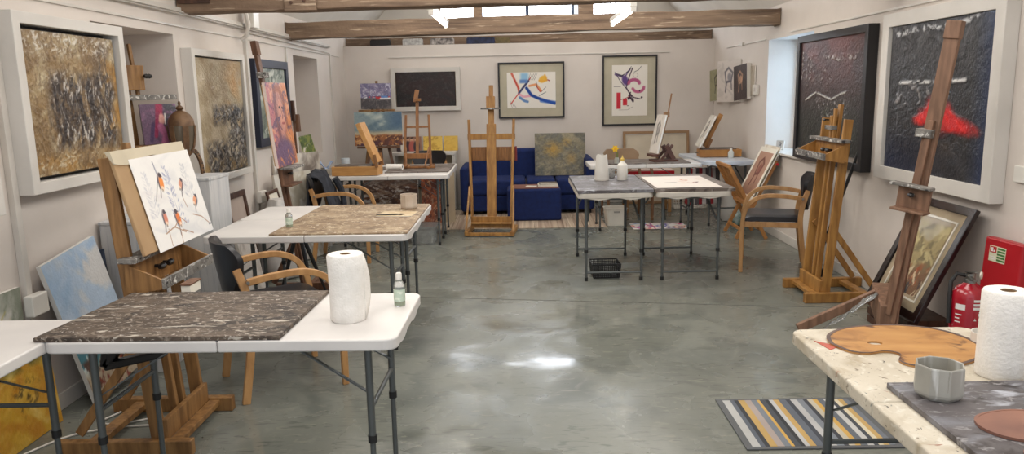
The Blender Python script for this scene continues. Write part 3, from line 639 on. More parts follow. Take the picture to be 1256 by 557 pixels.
# tube lights
def tube_light(label, x, y0, y1, z):
    t = thing('tube_light', label, 'light', (x, (y0 + y1) / 2, z), group=None); L = (y1 - y0) / 2
    b = MB(); b.box(-.025, .025, -L, L, .028, .065); b.box(-.02, .02, -L, -L + .03, -.012, .028); b.box(-.02, .02, L - .03, L, -.012, .028); b.build('batten', WHITEPL, t, .004)
    b = MB(); b.tube([(0, -L + .03, .006), (0, L - .03, .006)], .014, 12)
    b.build('fluorescent_tube', mat('lit_tube', (255, 250, 240), .5, emit=((255, 247, 232), 22)), t)
    b = MB()
    for y in (-L + .2, L - .2): b.tube([(0, y, .085), (0, y, 4.0 - z + (.0 if x < .15 else -.1))], .004, 6)
    b.build('hanging_wire', CHROME, t)
tube_light('hanging fluorescent tube light, left one of the pair under the roof', -.67, 6.1, 7.35, 2.16)
tube_light('hanging fluorescent tube light, right one of the pair under the roof', .905, 6.1, 7.45, 2.15)

# wall fittings
t = thing('wall_junction_box', 'small white box with a rounded bracket high on the left wall below the beam', 'box', (XL + .06, 6.58, 2.12), R(90))
b = MB(); b.box(0, .14, -.08, 0, 0, .17); b.build('box', WHITEPL, t, .01)
b = MB(); b.tube([(-.10, .0, .17), (-.10, -.05, .12), (-.08, -.06, .02), (-.06, -.03, -.07), (-.06, .02, -.1)], .018, 8); b.build('bracket', TRUNK, t)
t = thing('wall_switch', 'small white switch box on the right wall beside the four small canvases', 'switch', (XR - .002, 8.60, 1.46), R(-90))
b = MB(); b.box(-.07, .07, -.035, 0, 0, .11); b.build('switch_plate', WHITEPL, t, .006); b = MB(); b.box(-.02, .02, -.043, -.034, .035, .075); b.build('rocker', TRUNK, t, .002)
t = thing('wall_switch', 'white socket at the far right edge of the right wall above the fire extinguisher', 'socket', (XR - .002, 4.02, 1.02), R(-90))
b = MB(); b.box(-.045, .045, -.02, 0, 0, .09); b.build('switch_plate', WHITEPL, t, .005)
t = thing('wall_socket', 'white double socket box low on the left wall behind the leaning seascape', 'socket', (XL + .032, 3.44, .55), R(90))
b = MB(); b.box(-.04, .08, -.045, 0, 0, .10); b.build('socket_box', WHITEPL, t, .006)
t = thing('wall_socket', 'white socket box on the trunking behind the white middle tables', 'socket', (XL + .032, 6.69, .62), R(90))
b = MB(); b.box(-.075, .075, -.045, 0, 0, .10); b.build('socket_box', WHITEPL, t, .006)

# ================================================================ pictures on the walls
framed('framed_painting', 'large gold and dark brown textured abstract in a deep white frame on the left wall', 'painting', art_gold(), .97, .84, .055, .10, WHITEP, (XL + .001, 3.965, 1.115), R(90), relief=.004, inset=.03, mount=BLACKPL)
framed('framed_painting', 'white framed dark and orange painting cut off by the left edge of the picture', 'painting', art_partial(), .84, .88, .06, .08, WHITEP, (XL + .001, 2.88, 1.055), R(90), relief=.003)
framed('framed_painting', 'beige and gold abstract with a rough dark block, in a white frame beyond the lantern', 'painting', art_gold2(), 1.04, .98, .05, .08, WHITEP, (XL + .001, 5.93, .915), R(90), relief=.004, mount=BLACKPL)
framed('framed_painting', 'pale green painting in a dark navy frame, behind the orange portrait', 'painting', art_green_grey(), .96, .78, .075, .06, NAVYF, (XL + .001, 7.24, 1.10), R(90), relief=.003)
framed('framed_painting', 'black abstract landscape in a white frame on the back wall', 'painting', art_black(), .94, .58, .06, .06, WHITEP, (-1.26, YB - .001, 1.31), 0, relief=.003)
def mounted(label, art, w, h, loc):
    t = thing('framed_print', label, 'print', loc, 0)
    frame_part('frame', w, h, .022, .035, BLACKF, t)
    b = MB(); b.box(-w / 2 + .01, w / 2 - .01, -.014, -.002, .01, h - .01); b.build('linen_mount', MATB, t)
    canvas('print', art, .003, ART_FLAT, t, z0=(h - art.h) / 2, y=-.015, side=(200, 196, 186))
mounted('black framed abstract print with blue, red and yellow strokes on the back wall', art_print_blue(), .90, .75, (.175, YB - .001, 1.185))
mounted('black framed upright abstract print with purple lines and red blocks on the back wall', art_print_red(), .74, .94, (1.51, YB - .001, 1.06))
framed('framed_painting', 'dark red and black mountain painting in a black frame beside the side window', 'painting', art_red_mountain(), 1.44, 1.10, .06, .08, BLACKF, (XR - .001, 6.48, .89), R(-90), relief=.004)
framed('framed_painting', 'very large black painting with a red cloud in a white frame on the right wall', 'painting', art_red_cloud(), 1.38, 1.14, .09, .08, WHITEP, (XR - .001, 4.85, .885), R(-90), relief=.006)
# unframed little canvases on the right wall, each tilted a little
def small_canvas(label, art, loc, rz, tilt=0.0, depth=.035, lean=0.0, name='small_canvas', group=None):
    t = thing(name, label, 'canvas', loc, rz, lean, group); t.rotation_euler[1] = tilt
    canvas('painted_front', art, depth, ART_OIL, t); 
    b = MB()
    w, h = art.w, art.h
    b.box(-w / 2 + .01, w / 2 - .01, .0005, .004, .01, h - .01); b.build('backing', CARD, t)
    return t
small_canvas('narrow olive figure canvas, farthest of the four small canvases on the right wall', art_sketch_figure(.42, .40, 110, (148, 144, 110), (60, 56, 40), 31), (XR - .045, 10.05, 1.38), R(-80), R(-4))
small_canvas('pale grey sketch canvas, the tallest of the four small canvases on the right wall', art_sketch_figure(.55, .50, 120, (206, 196, 188), (86, 84, 92), 32), (XR - .075, 9.48, 1.37), R(-75), R(-1), depth=.012)
small_canvas('dark canvas with a pale nude figure on the right wall beside the switch', art_sketch_figure(.36, .40, 130, (58, 44, 44), (176, 136, 106), 33), (XR - .035, 8.97, 1.40), R(-82), R(-5), depth=.05)
small_canvas('plain beige canvas, nearest of the small canvases and half hidden by the nude', art_noise(.20, .34, 80, (176, 164, 146), [((150, 138, 122), 4, .5, .65)], 34), (XR - .006, 8.76, 1.44), R(-90), 0, depth=.012)

# ================================================================ folding tables
def make_table(label, loc, rz, m=PLAST, bar=.45, legd=.40, low=.34, w=1.22, d=.60, group=None):
    t = thing('folding_table', label, 'table', loc, rz, 0, group); H = .74
    b = MB(); b.prism(rrect(-w / 2, -.001, -d / 2, d / 2, .045, corners=(0, 0, 1, 1)), H - .042, H); b.prism(rrect(.001, w / 2, -d / 2, d / 2, .045, corners=(1, 1, 0, 0)), H - .042, H)
    b.build('tabletop', m, t, .007, 3)
    # moulded lip with the shallow scallops of the ends
    for sx in (-1, 1):
        b = MB(); n = 24; vs = []
        for i in range(n + 1):
            y = -d / 2 + .05 + (d - .1) * i / n; dz = .009 * (1 - math.cos(i / n * 2 * PI * 2)) * .8
            x = sx * (w / 2 - .004)
            vs += [(x, y, H - .03), (x, y, H - .040 - dz), (x - sx * .010, y, H - .040 - dz), (x - sx * .010, y, H - .03)]
        fs = [(i * 4 + k, i * 4 + (k + 1) % 4, i * 4 + 4 + (k + 1) % 4, i * 4 + 4 + k) for i in range(n) for k in range(4)]
        b.add(vs, fs); b.build('scalloped_lip', m, t)
    for sx in (-1, 1):
        lx = sx * (w / 2 - .12)
        for sy in (-1, 1):
            y = sy * legd / 2
            b = MB(); b.tube([(lx, y, low), (lx, y, H - .06)], .0135, 12); b.tube([(lx, y, .02), (lx, y, low + .01)], .0105, 10); lg = b.build('leg', STEEL, t)
            b = MB(); b.tube([(lx, y, low - .015), (lx, y, low + .012)], .0165, 12); b.build('collar', RUBBER, lg); b = MB(); b.tube([(lx, y, 0.0), (lx, y, .03)], .0145, 10); b.build('foot_cap', RUBBER, lg)
        b = MB(); b.tube([(lx, -legd / 2, bar), (lx, legd / 2, bar)], .009, 8); b.build('crossbar', STEEL, t); b = MB(); b.tube([(lx, -legd / 2, H - .058), (lx, legd / 2, H - .058)], .012, 8); b.build('top_tube', STEEL, t)
        for sy in (-1, 1): b = MB(); b.bar((sx * .18, sy * (legd / 2 - .05), H - .05), (lx, sy * (legd / 2 - .018), .50), .016, .005, (0, 1, 0)); b.build('brace', STEEL, t)
        b = MB(); b.bar((sx * .16, -legd / 2 + .02, H - .05), (sx * .16, legd / 2 - .02, H - .05), .02, .012, (1, 0, 0)); b.build('pivot_bar', STEEL, t)
    return t
make_table('white folding table nearest left, with dark splattered board, paper towel roll and small bottle', (-1.03, 2.74, 0), R(-1.0))
make_table('white folding table running out of the left edge of the picture', (-1.93, 2.12, 0), R(90))
make_table('white folding table in the middle left pair, its near long side facing the camera', (-1.27, 4.65, 0), R(-.8), legd=.38)
make_table('white folding table in the middle left pair, the one farther from the camera', (-1.27, 5.26, 0), R(-.8), legd=.38)
make_table('white folding table at the back left, nearer of its pair, holding the box easel', (-1.33, 7.86, 0), 0, bar=.62, low=.27, legd=.36)
make_table('white folding table at the back left under the H-frame tabletop easel, behind its twin', (-1.33, 8.47, 0), 0, bar=.62, low=.27, legd=.36)
make_table('folding table right of centre carrying the grey board and white plastic jug', (.755, 6.55, 0), R(90), m=mat('worn_table_plastic', (204, 198, 188), .5, col2=(186, 180, 170), scale=7), bar=.07, low=.25, w=1.19, legd=.45)
make_table('folding table right of centre carrying the white watercolour sheet', (1.375, 6.54, 0), R(90), m=mat('worn_table_plastic', (204, 198, 188), .5), bar=.07, low=.25, w=1.19, legd=.45)
make_table('white folding table along the back right, under the small dark table easel', (1.37, 8.52, 0), 0, bar=.22, low=.27)
make_table('pale bluish folding table in the back right corner below the wall canvases', (2.31, 8.99, 0), R(93), m=mat('bluish_table_plastic', (206, 212, 220), .4, col2=(190, 198, 210)), bar=.20, low=.27, w=1.18, d=.58)
make_table('paint-spattered cream folding table in the lower right foreground with the large palette', (1.20, 1.86, 0), R(90), m=PLASTD, bar=.39)
make_table('paint-spattered cream folding table at the lower right edge carrying the paper towel roll', (1.815, 1.86, 0), R(90), m=PLASTD, bar=.39)

# boards lying on the tables
def board(label, pts, z, th, m, name='painting_board'):
    cx = sum(p[0] for p in pts) / 4; cy = sum(p[1] for p in pts) / 4
    b = MB(); b.prism([(x - cx, y - cy) for x, y in pts], 0, th)
    o = b.build(name, m, bev=.002); o.location = (cx, cy, z); tag(o, label, 'board'); return o
board('dark brown board covered in white paint marks on the nearest left table', [(-1.665, 2.455), (-.82, 2.44), (-.80, 3.03), (-1.62, 3.045)], .7405, .016, SPLAT_BROWN)
board('large tan paint-stained board spread over the middle left pair of tables', [(-1.485, 4.37), (-.665, 4.355), (-.665, 5.50), (-1.46, 5.53)], .7405, .010, SPLAT_TAN)
board('dull brown board under the tabletop easel on the back left table', [(-1.40, 7.80), (-.74, 7.80), (-.74, 8.60), (-1.40, 8.60)], .7405, .012, SPLAT_DULL)
board('grey board lying behind the box easel on the back left table', [(-1.93, 7.83), (-1.46, 7.83), (-1.46, 8.40), (-1.93, 8.40)], .7405, .012, SPLAT_DULL)
board('grey-brown board under the white jug and bottle, right of centre', [(.455, 5.955), (1.055, 5.955), (1.055, 7.02), (.455, 7.02)], .7405, .026, SPLAT_GREY)
board('brown-edged board under the white watercolour sheet, right of centre', [(1.063, 5.955), (1.70, 5.955), (1.70, 7.00), (1.063, 7.02)], .7405, .026, SPLAT_DULL)
board('grey-brown board under the dark table easel on the back right table', [(.90, 8.24), (1.86, 8.24), (1.86, 8.76), (.90, 8.76)], .7405, .012, SPLAT_DULL)
board('dark grey board smeared with white paint on the lower right table', [(.98, 1.33), (1.66, 1.33), (1.66, 1.95), (.98, 1.95)], .7405, .016, SPLAT_GREY)

# ================================================================ bentwood armchairs
def arc_pts(ps, n=8):
    """Catmull-Rom through ps"""
    ps = [Vector(p) for p in ps]; out = []
    for i in range(len(ps) - 1):
        p0 = ps[max(i - 1, 0)]; p1 = ps[i]; p2 = ps[i + 1]; p3 = ps[min(i + 2, len(ps) - 1)]
        for k in range(n):
            t = k / n; out.append(0.5 * ((2 * p1) + (-p0 + p2) * t + (2 * p0 - 5 * p1 + 4 * p2 - p3) * t * t + (-p0 + 3 * p1 - 3 * p2 + p3) * t ** 3))
    out.append(ps[-1]); return out
def make_chair(label, loc, rz, seatm=VINYL, woodm=BEECH):
    t = thing('armchair', label, 'chair', loc, rz)
    for sx in (-1, 1):
        x = sx * .265
        b = MB(); b.sweep(arc_pts([(x, -.235, 0), (x, -.235, .30), (x, -.225, .48), (x * 1.02, -.17, .60), (x * 1.03, -.06, .655), (x * 1.0, .10, .655), (x * .94, .235, .635)]), .030, .034, (1, 0, 0)); b.build('arm_and_front_leg', woodm, t, .004)
        xr = sx * .235
        b = MB(); b.sweep(arc_pts([(xr, .285, 0), (xr, .245, .25), (xr, .225, .45), (xr * .98, .24, .58), (xr * .9, .275, .70)]), .026, .040, (1, 0, 0)); b.build('rear_leg', woodm, t, .004)
        b = MB(); b.tube([(sx * .262, .235, .637), (sx * .275, .235, .637)], .009, 8); b.build('bolt', CHROME, t)
    b = MB(); b.bar((-.25, -.215, .41), (.25, -.215, .41), .02, .045, (0, 1, 0)); b.bar((-.23, .225, .41), (.23, .225, .41), .02, .045, (0, 1, 0))
    for sx in (-1, 1): b.bar((sx * .245, -.22, .41), (sx * .232, .225, .41), .02, .045, (1, 0, 0))
    b.build('seat_rails', woodm, t, .003)
    # upholstered seat: rounded pad, front edge rolled down
    b = MB(); nx, ny = 14, 14; vs = []
    for s_ in (0, 1):
        for j in range(ny + 1):
            for i in range(nx + 1):
                u = i / nx * 2 - 1; v = j / ny * 2 - 1
                q = (1 - min(1, max(abs(u), abs(v)) ** 6))
                x = u * (.245 - .02 * (v + 1) / 2) * (1 - .04 * v * v); y = v * .24 * (1 - .05 * u * u)
                z = .475 + .018 * q - .012 * (1 - u * u) * (1 - v * v) - (.03 * max(0, -v - .6) ** 2 * 6)
                if s_: z = .435 - (.03 * max(0, -v - .6) ** 2 * 6)
                vs.append((x, y, z))
    k = (nx + 1) * (ny + 1); fs = []
    for j in range(ny):
        for i in range(nx):
            a_ = j * (nx + 1) + i; fs += [(a_, a_ + 1, a_ + nx + 2, a_ + nx + 1), (k + a_ + nx + 1, k + a_ + nx + 2, k + a_ + 1, k + a_)]
    for i in range(nx): fs += [(i + 1, i, k + i, k + i + 1), (ny * (nx + 1) + i, ny * (nx + 1) + i + 1, k + ny * (nx + 1) + i + 1, k + ny * (nx + 1) + i)]
    for j in range(ny): fs += [(j * (nx + 1), (j + 1) * (nx + 1), k + (j + 1) * (nx + 1), k + j * (nx + 1)), ((j + 1) * (nx + 1) + nx, j * (nx + 1) + nx, k + j * (nx + 1) + nx, k + (j + 1) * (nx + 1) + nx)]
    b.add(vs, fs, 0, True); b.build('seat', seatm, t, .006)
    # curved shield-shaped back
    b = MB(); nx, ny = 16, 12; vs = []
    for s_ in (0, 1):
        for j in range(ny + 1):
            v = j / ny; z = .52 + .30 * v
            wd = .235 * (1 - .62 * (1 - v) ** 2.2) * (1 - .30 * max(0, v - .72) ** 2 * 12)
            for i in range(nx + 1):
                u = i / nx * 2 - 1; x = u * wd
                y = .275 + .05 * v - .075 * (u * wd / .235) ** 2 + (.028 if s_ else 0) - .004
                vs.append((x, y, z + (.0)))
    k = (nx + 1) * (ny + 1); fs = []
    for j in range(ny):
        for i in range(nx):
            a_ = j * (nx + 1) + i; fs += [(a_, a_ + 1, a_ + nx + 2, a_ + nx + 1), (k + a_ + nx + 1, k + a_ + nx + 2, k + a_ + 1, k + a_)]
    for i in range(nx): fs += [(i + 1, i, k + i, k + i + 1), (ny * (nx + 1) + i, ny * (nx + 1) + i + 1, k + ny * (nx + 1) + i + 1, k + ny * (nx + 1) + i)]
    for j in range(ny): fs += [(j * (nx + 1), (j + 1) * (nx + 1), k + (j + 1) * (nx + 1), k + j * (nx + 1)), ((j + 1) * (nx + 1) + nx, j * (nx + 1) + nx, k + j * (nx + 1) + nx, k + (j + 1) * (nx + 1) + nx)]
    b.add(vs, fs, 0, True); b.build('backrest', seatm, t, .008)
    return t
ch = make_chair('bentwood armchair with black vinyl seat standing alone on the right of the room', (2.16, 6.48, 0), R(-107))
copy_tree(ch, (-1.31, 4.00, 0), R(123), 'bentwood armchair with black back tucked behind the nearest left table')
copy_tree(ch, (-1.66, 7.13, 0), R(92), 'bentwood armchair with black back between the middle and back left tables')
copy_tree(ch, (-1.20, 9.48, 0), R(-8), 'bentwood armchair with black back behind the back left tables, near the sofa')
b_ = make_chair('brown wooden armchair pushed up behind the back right table', (1.28, 9.16, 0), R(6), seatm=mat('tan_seat_fabric', (150, 124, 98), .8), woodm=mat('brown_wood', (128, 92, 62), .5))

# ================================================================ sofa, footstool, rugs
t = thing('sofa', 'navy blue fabric sofa against the back wall', 'sofa', (.09, 9.5, 0), 0)
for x0, x1, nm in ((-.74, -.02, 'seat_cushion'), (-.01, .36, 'seat_cushion'), (.37, .74, 'seat_cushion')):
    b = MB(); b.box(x0, x1, .01, .62, .25, .45); b.build(nm, NAVY, t, .04, 4)
b = MB(); b.box(-.80, .80, .03, .78, .05, .25); b.build('base', NAVY, t, .02, 3)
for x0, x1 in ((-.74, -.22), (-.21, .74)):
    b = MB(); b.box(x0, x1, .56, .78, .40, .80); b.build('back_cushion', NAVY, t, .05, 4)
for x0, x1, z in ((-.85, -.745, .62), (.745, .85, .70)):
    b = MB(); b.box(x0, x1, 0, .78, .05, z); b.build('armrest', NAVY, t, .045, 4)
for x in (-.79, .79):
    for y in (.06, .7):
        b = MB(); b.tube([(x, y, .009), (x, y, .06)], .022, 10); b.build('leg', BLACKPL, t)
t = thing('footstool', 'square navy fabric footstool with a brown tray top in front of the sofa', 'footstool', (.165, 9.0, .009))
b = MB(); b.box(-.325, .325, 0, .42, 0.0, .385); b.build('body', NAVY, t, .03, 4)
b = MB(); b.box(-.27, .30, .03, .39, .385, .397); b.build('tray_top', mat('leather_brown', (136, 92, 78), .6), t, .004)
for i, (w_, z0, z1, m_, lab) in enumerate(((.24, .4065, .431, MATW, 'thick cream-coloured book, lower of the two on the footstool'), (.22, .4315, .447, mat('grey_cover', (112, 104, 98), .5), 'thin grey book lying on the cream book on the footstool'))):
    t = thing('book', lab, 'book', (.335 + .005 * i, 9.20, z0), R(3 * i))
    b = MB(); b.box(-w_ / 2, w_ / 2, -.09, .09, 0, z1 - z0); b.build('cover', m_, t, .002); b = MB(); b.box(-w_ / 2 + .004, w_ / 2 - .004, -.092, .086, .003, z1 - z0 - .003); b.build('pages', MATW, t)
o = board('white sheet of paper on the footstool tray', [(.06, 9.12), (.19, 9.09), (.21, 9.2), (.08, 9.24)], .4065, .004, MATW, 'paper_sheet'); o['category'] = 'paper'
RUGM = layered('striped_beige_rug', ((150, 128, 112), (196, 178, 156), 22, (1.0, .02, 1)), [((120, 98, 84), 34, (1, .02, 1), .56, .66, 0), ((212, 198, 178), 60, (1, .02, 1), .58, .66, 0)], .95, .3, 200)
b = MB(); b.prism(rrect(-1.0, .98, -.7, .7, .01), 0, .008); o = b.build('rug', RUGM, bev=.002); o.location = (0, 9.24, .0006); tag(o, 'large beige striped rug under the sofa and footstool', 'rug')
# striped mat in the foreground: stripes are separate woven bands in one surface
t = thing('floor_mat', 'grey, white and yellow striped mat on the floor by the lower right table', 'mat', (1.30, 3.335, 0.0006), R(0))
b = MB(); b.box(-.34, .34, -.27, .27, 0, .007); b.build('border', mat('mat_grey_border', (96, 98, 100), .95, bump=.3, bscale=250), t, .002)
sc = [(178, 178, 176), (92, 98, 108), (60, 62, 66), (182, 152, 96), (164, 152, 146), (118, 124, 132), (196, 158, 84), (74, 78, 84), (54, 56, 60), (184, 184, 184), (188, 156, 98), (96, 102, 112), (66, 70, 78), (176, 176, 176), (120, 126, 134), (62, 64, 70), (186, 178, 160), (198, 160, 88), (100, 106, 114), (190, 190, 188), (70, 74, 80), (206, 196, 170), (186, 156, 100), (110, 116, 124)]
b = MB(); x = -.31; ws = [.035, .02, .02, .03, .03, .028, .014, .026, .018, .02, .026, .034, .022, .03, .03, .02, .026, .022, .03, .026, .02, .02, .024, .025]
for i, (c, w_) in enumerate(zip(sc, ws)):
    w_ *= .62 / sum(ws); b.box(x, x + w_, -.25, .25, .0068, .0078, i); x += w_
b.build('woven_stripes', [mat('stripe_%d_%d_%d' % c, c, .95, bump=.3, bscale=250) for c in sc], t)
def art_floor_paper():
    a = Art(.62, .40, 110, (226, 220, 214), 41)
    for k in range(34):
        u, v = a.rng.random(2); c = [(110, 60, 150), (60, 70, 150), (190, 60, 110), (206, 120, 70), (70, 60, 90), (110, 150, 200)][k % 6]
        a.stroke([(u, v), (u + a.rng.normal() * .12, v + a.rng.normal() * .2), (u + a.rng.normal() * .16, v + a.rng.normal() * .3)], .022, c, .85)
    return a
t = thing('painted_sheet', 'sheet of paper with purple, pink and blue marks lying on the floor', 'paper', (1.57, 8.34, .0045), 0); t.rotation_euler = (R(-90), 0, 0)
canvas('paper', art_floor_paper(), .001, ART_FLAT, t, y=0)

# ================================================================ studio easels
def knob_mb(b, p, r=.02, mi=0, axis=(0, -1, 0)):
    p = Vector(p); a = Vector(axis); b.tube([p, p + a * .025], r * .4, 8, mi); s_ = Vector((1, 0, 0)) if abs(a.x) < .5 else Vector((0, 1, 0))
    b.tube([p + a * .032 - s_ * r * 1.2, p + a * .032 - s_ * r * .4, p + a * .036, p + a * .032 + s_ * r * .4, p + a * .032 + s_ * r * 1.2], [r * .5, r * .75, r * .45, r * .75, r * .5], 8, mi)
def studio_easel(label, loc, rz, wd, tray_z, mast_top, post_top=1.29, trayw=.40, wood=PINE, upper=True):
    """H-frame studio easel; artist stands on the local -y side"""
    t = thing('studio_easel', label, 'easel', loc, rz); h = wd / 2
    for sx in (-1, 1):
        b = MB(); b.box(sx * h - .022, sx * h + .022, -.16, .44, 0.001, .072); b.build('base_runner', wood, t, .004)
        b = MB(); b.bar((sx * (h - .03), 0, .05), (sx * (h - .03), .10, post_top), .026, .062, (1, 0, 0)); b.build('side_post', wood, t, .004)
        b = MB(); b.bar((sx * (h - .055), .035, .54), (sx * (h - .04), .36, .085), .02, .040, (1, 0, 0)); b.build('brace', wood, t, .003)
    b = MB(); b.box(-h + .02, h - .02, -.045, -.02, .06, .155); b.build('front_board', wood, t, .003)
    b = MB(); b.box(-h + .01, h - .01, -.10, -.045, .035, .062); b.build('front_ledge', wood, t, .003)
    b = MB(); b.box(-h + .02, h - .02, .26, .32, .03, .06); b.build('rear_stretcher', wood, t, .003)
    yz = lambda z: z * .078
    for sx in (-1, 1):
        b = MB(); b.bar((sx * .038, yz(.1) - .008, .09), (sx * .038, yz(tray_z) - .008, tray_z + .05), .028, .034, (1, 0, 0)); b.build('mast_rail', wood, t, .003)
    b = MB(); b.bar((0, yz(tray_z - .1) + .012, tray_z - .1), (0, yz(mast_top) + .012, mast_top), .045, .024, (1, 0, 0)); b.build('mast', wood, t, .003)
    y0 = yz(tray_z)
    T = trayw / 2
    b = MB()
    b.box(-T, T, y0 - .035, y0 - .012, tray_z - .10, tray_z + .03)
    vs = [(-T, y0 - .035, tray_z - .10), (T, y0 - .035, tray_z - .10), (T, y0 - .17, tray_z - .075), (-T, y0 - .17, tray_z - .075)]
    b.add(vs + [(x, y, z - .010) for x, y, z in vs], [(0, 1, 2, 3), (7, 6, 5, 4), (0, 3, 7, 4), (1, 5, 6, 2), (3, 2, 6, 7), (0, 4, 5, 1)][::1])
    for sx in (-1, 1):
        x0, x1 = sx * T, sx * (T - .012)
        p = [(y0 - .03, tray_z - .10), (y0 - .03, tray_z + .02), (y0 - .17, tray_z - .045), (y0 - .17, tray_z - .08)]
        b.add([(x0, y, z) for y, z in p] + [(x1, y, z) for y, z in p], [(0, 1, 2, 3), (7, 6, 5, 4), (0, 4, 5, 1), (1, 5, 6, 2), (2, 6, 7, 3), (3, 7, 4, 0)])
    tb = b.build('tray_box', wood, t, .002)
    b = MB(); b.box(-T - .005, T + .005, y0 - .182, y0 - .168, tray_z - .085, tray_z - .040); b.build('tray_lip', CRUST, tb, .002)
    b = MB(); b.box(-T - .02, T + .02, y0 - .075, y0 + .004, tray_z + .03, tray_z + .052); b.build('canvas_ledge', CRUST, t, .003)
    for xk in (-.03, .05): b = MB(); knob_mb(b, (xk, y0 - .036, tray_z - .032)); b.build('clamp_knob', BLACKPL, tb)
    if upper:
        z = mast_top - .13; y = yz(z)
        b = MB(); b.box(-.10, .02, y - .05, y - .005, z - .05, z - .02); b.build('upper_clamp', CRUST, t, .003)
        b = MB(); b.bar((-.045, yz(z) - .02, z - .20), (-.045, yz(z) - .015, z + .05), .035, .03, (1, 0, 0)); b.bar((.0, yz(z) - .025, z - .25), (.0, yz(z) - .015, z + .10), .03, .02, (1, 0, 0)); b.build('slider', wood, t, .003)
        b = MB(); knob_mb(b, (-.075, y - .03, z + .02), .014); b.build('clamp_screw', BLACKPL, t)
    return t
studio_easel('golden studio easel with empty tray, in front of the dark red mountain painting', (2.20, 5.55, 0), R(-90), .44, 1.12, 1.41, post_top=1.31, trayw=.54, wood=OAKY)
E1 = studio_easel('large wooden studio easel at lower left holding the watercolour of birds', (-1.62, 3.345, 0), R(90), .48, .84, 1.36, post_top=1.31, trayw=.50, upper=False)
# drawing board with watercolour on the left easel
t = thing('drawing_board', 'brown paper-covered drawing board standing on the lower left easel behind the bird watercolour', 'board', (-1.595, 3.44, .893), R(90), R(13.5))
b = MB(); b.box(-.335, .335, -.016, 0, 0, .45); b.build('board', mat('brown_paper', (176, 146, 108), .8, col2=(164, 132, 96)), t, .004)
b = MB(); n = 14; vs = []
for i in range(n + 1):
    x = -.34 + .675 * i / n; z = .40 - .012 * math.sin(i * .7)
    vs += [(x, -.020, .453), (x, -.0215, z), (x, -.0165, z), (x, .003, .456)]
b.add(vs, [(i * 4 + k, i * 4 + (k + 1) % 4, i * 4 + 4 + (k + 1) % 4, i * 4 + 4 + k) for i in range(n) for k in range(4)] + [(3, 2, 1, 0), tuple(n * 4 + k for k in range(4))])
b.build('folded_paper_edge', mat('kraft_flap', (204, 192, 168), .8), t)
a_ = art_birds()
t = thing('watercolour_painting', 'watercolour of five orange-breasted birds among pale firs on the lower left easel', 'painting', (-1.577, 3.505, .885), R(90), R(13.5))
canvas('paper', a_, .0015, ART_FLAT, t, y=-.006, side=(228, 224, 218))
t = thing('tin', 'small white and brown tin box on the table below the bird easel', 'tin', (-1.40, 3.10, .80), R(90))
b = MB(); b.box(-.05, .05, -.02, .02, -.058, -.02); b.build('box', MATW, t, .002); b = MB(); b.box(-.055, .055, -.023, .023, -.02, -.012); b.build('lid', REDWOOD, t, .002)

def mast_easel(label, base, top, face, ledge_z, wood, canvas_w=.3, fw=.07, fd=.05, clamp_z=None, feet=(), group=None, head=True, trayd=.10):
    """single-mast easel from base to top (world points); face = horizontal unit vector to the artist"""
    t = thing('mast_easel', label, 'easel', base); B = Vector((0, 0, 0)); T = Vector(top) - Vector(base); F = Vector((face[0], face[1], 0)).normalized(); Sd = Vector((-F.y, F.x, 0))
    P = lambda z: B + T * ((z - base[2]) / T.z)
    b = MB(); b.bar(B, T, fw, fd * .5, Sd); b.build('mast', wood, t, .004)
    zl = ledge_z
    b = MB(); q = F * fd * .45
    b.bar(B + q + T * .03, P(zl + .35) + q, fw * .38, fd * .4, Sd); b.build('sliding_rail', wood, t, .003)
    b = MB(); b.bar(T * .95, T * 1.0 + T.normalized() * .01, fw * 1.03, fd * .9, Sd); b.build('head_block', wood, t, .004)
    Tn = T.normalized(); Sd = (Sd - Tn * Sd.dot(Tn)).normalized()
    c = P(zl)
    b = MB(); b.bar(c + F * (fd + trayd / 2) - Sd * canvas_w / 2, c + F * (fd + trayd / 2) + Sd * canvas_w / 2, trayd, .016, F)
    b.build('canvas_ledge', CRUST, t, .003)
    b = MB(); b.bar(c + F * fd - Sd * canvas_w * .4 + Vector((0, 0, -.07)), c + F * fd + Sd * canvas_w * .4 + Vector((0, 0, -.07)), .02, .12, F); b.build('ledge_board', wood, t, .003)
    b = MB(); c2 = c + Vector((0, 0, -.135))
    b.bar(c2 + F * (fd + .04) - Sd * canvas_w * .42, c2 + F * (fd + .04) + Sd * canvas_w * .42, .08, .014, F); b.build('lower_tray', wood, t, .003)
    b = MB(); knob_mb(b, c + F * (fd + .005) + Vector((0, 0, -.05)), .018, axis=F); b.build('clamp_knob', BLACKPL, t)
    if clamp_z:
        c = P(clamp_z); b = MB(); b.bar(c + F * .02 - Sd * fw * .8, c + F * .02 + Sd * fw * .3, .07, .045, F); b.build('upper_clamp', CRUST, t, .003)
    for p0, p1, w_ in feet:
        b = MB(); b.bar(Vector(p0) - Vector(base), Vector(p1) - Vector(base), w_, w_ * .62, (0, 0, 1)); b.build('foot', wood, t, .004)
    return t
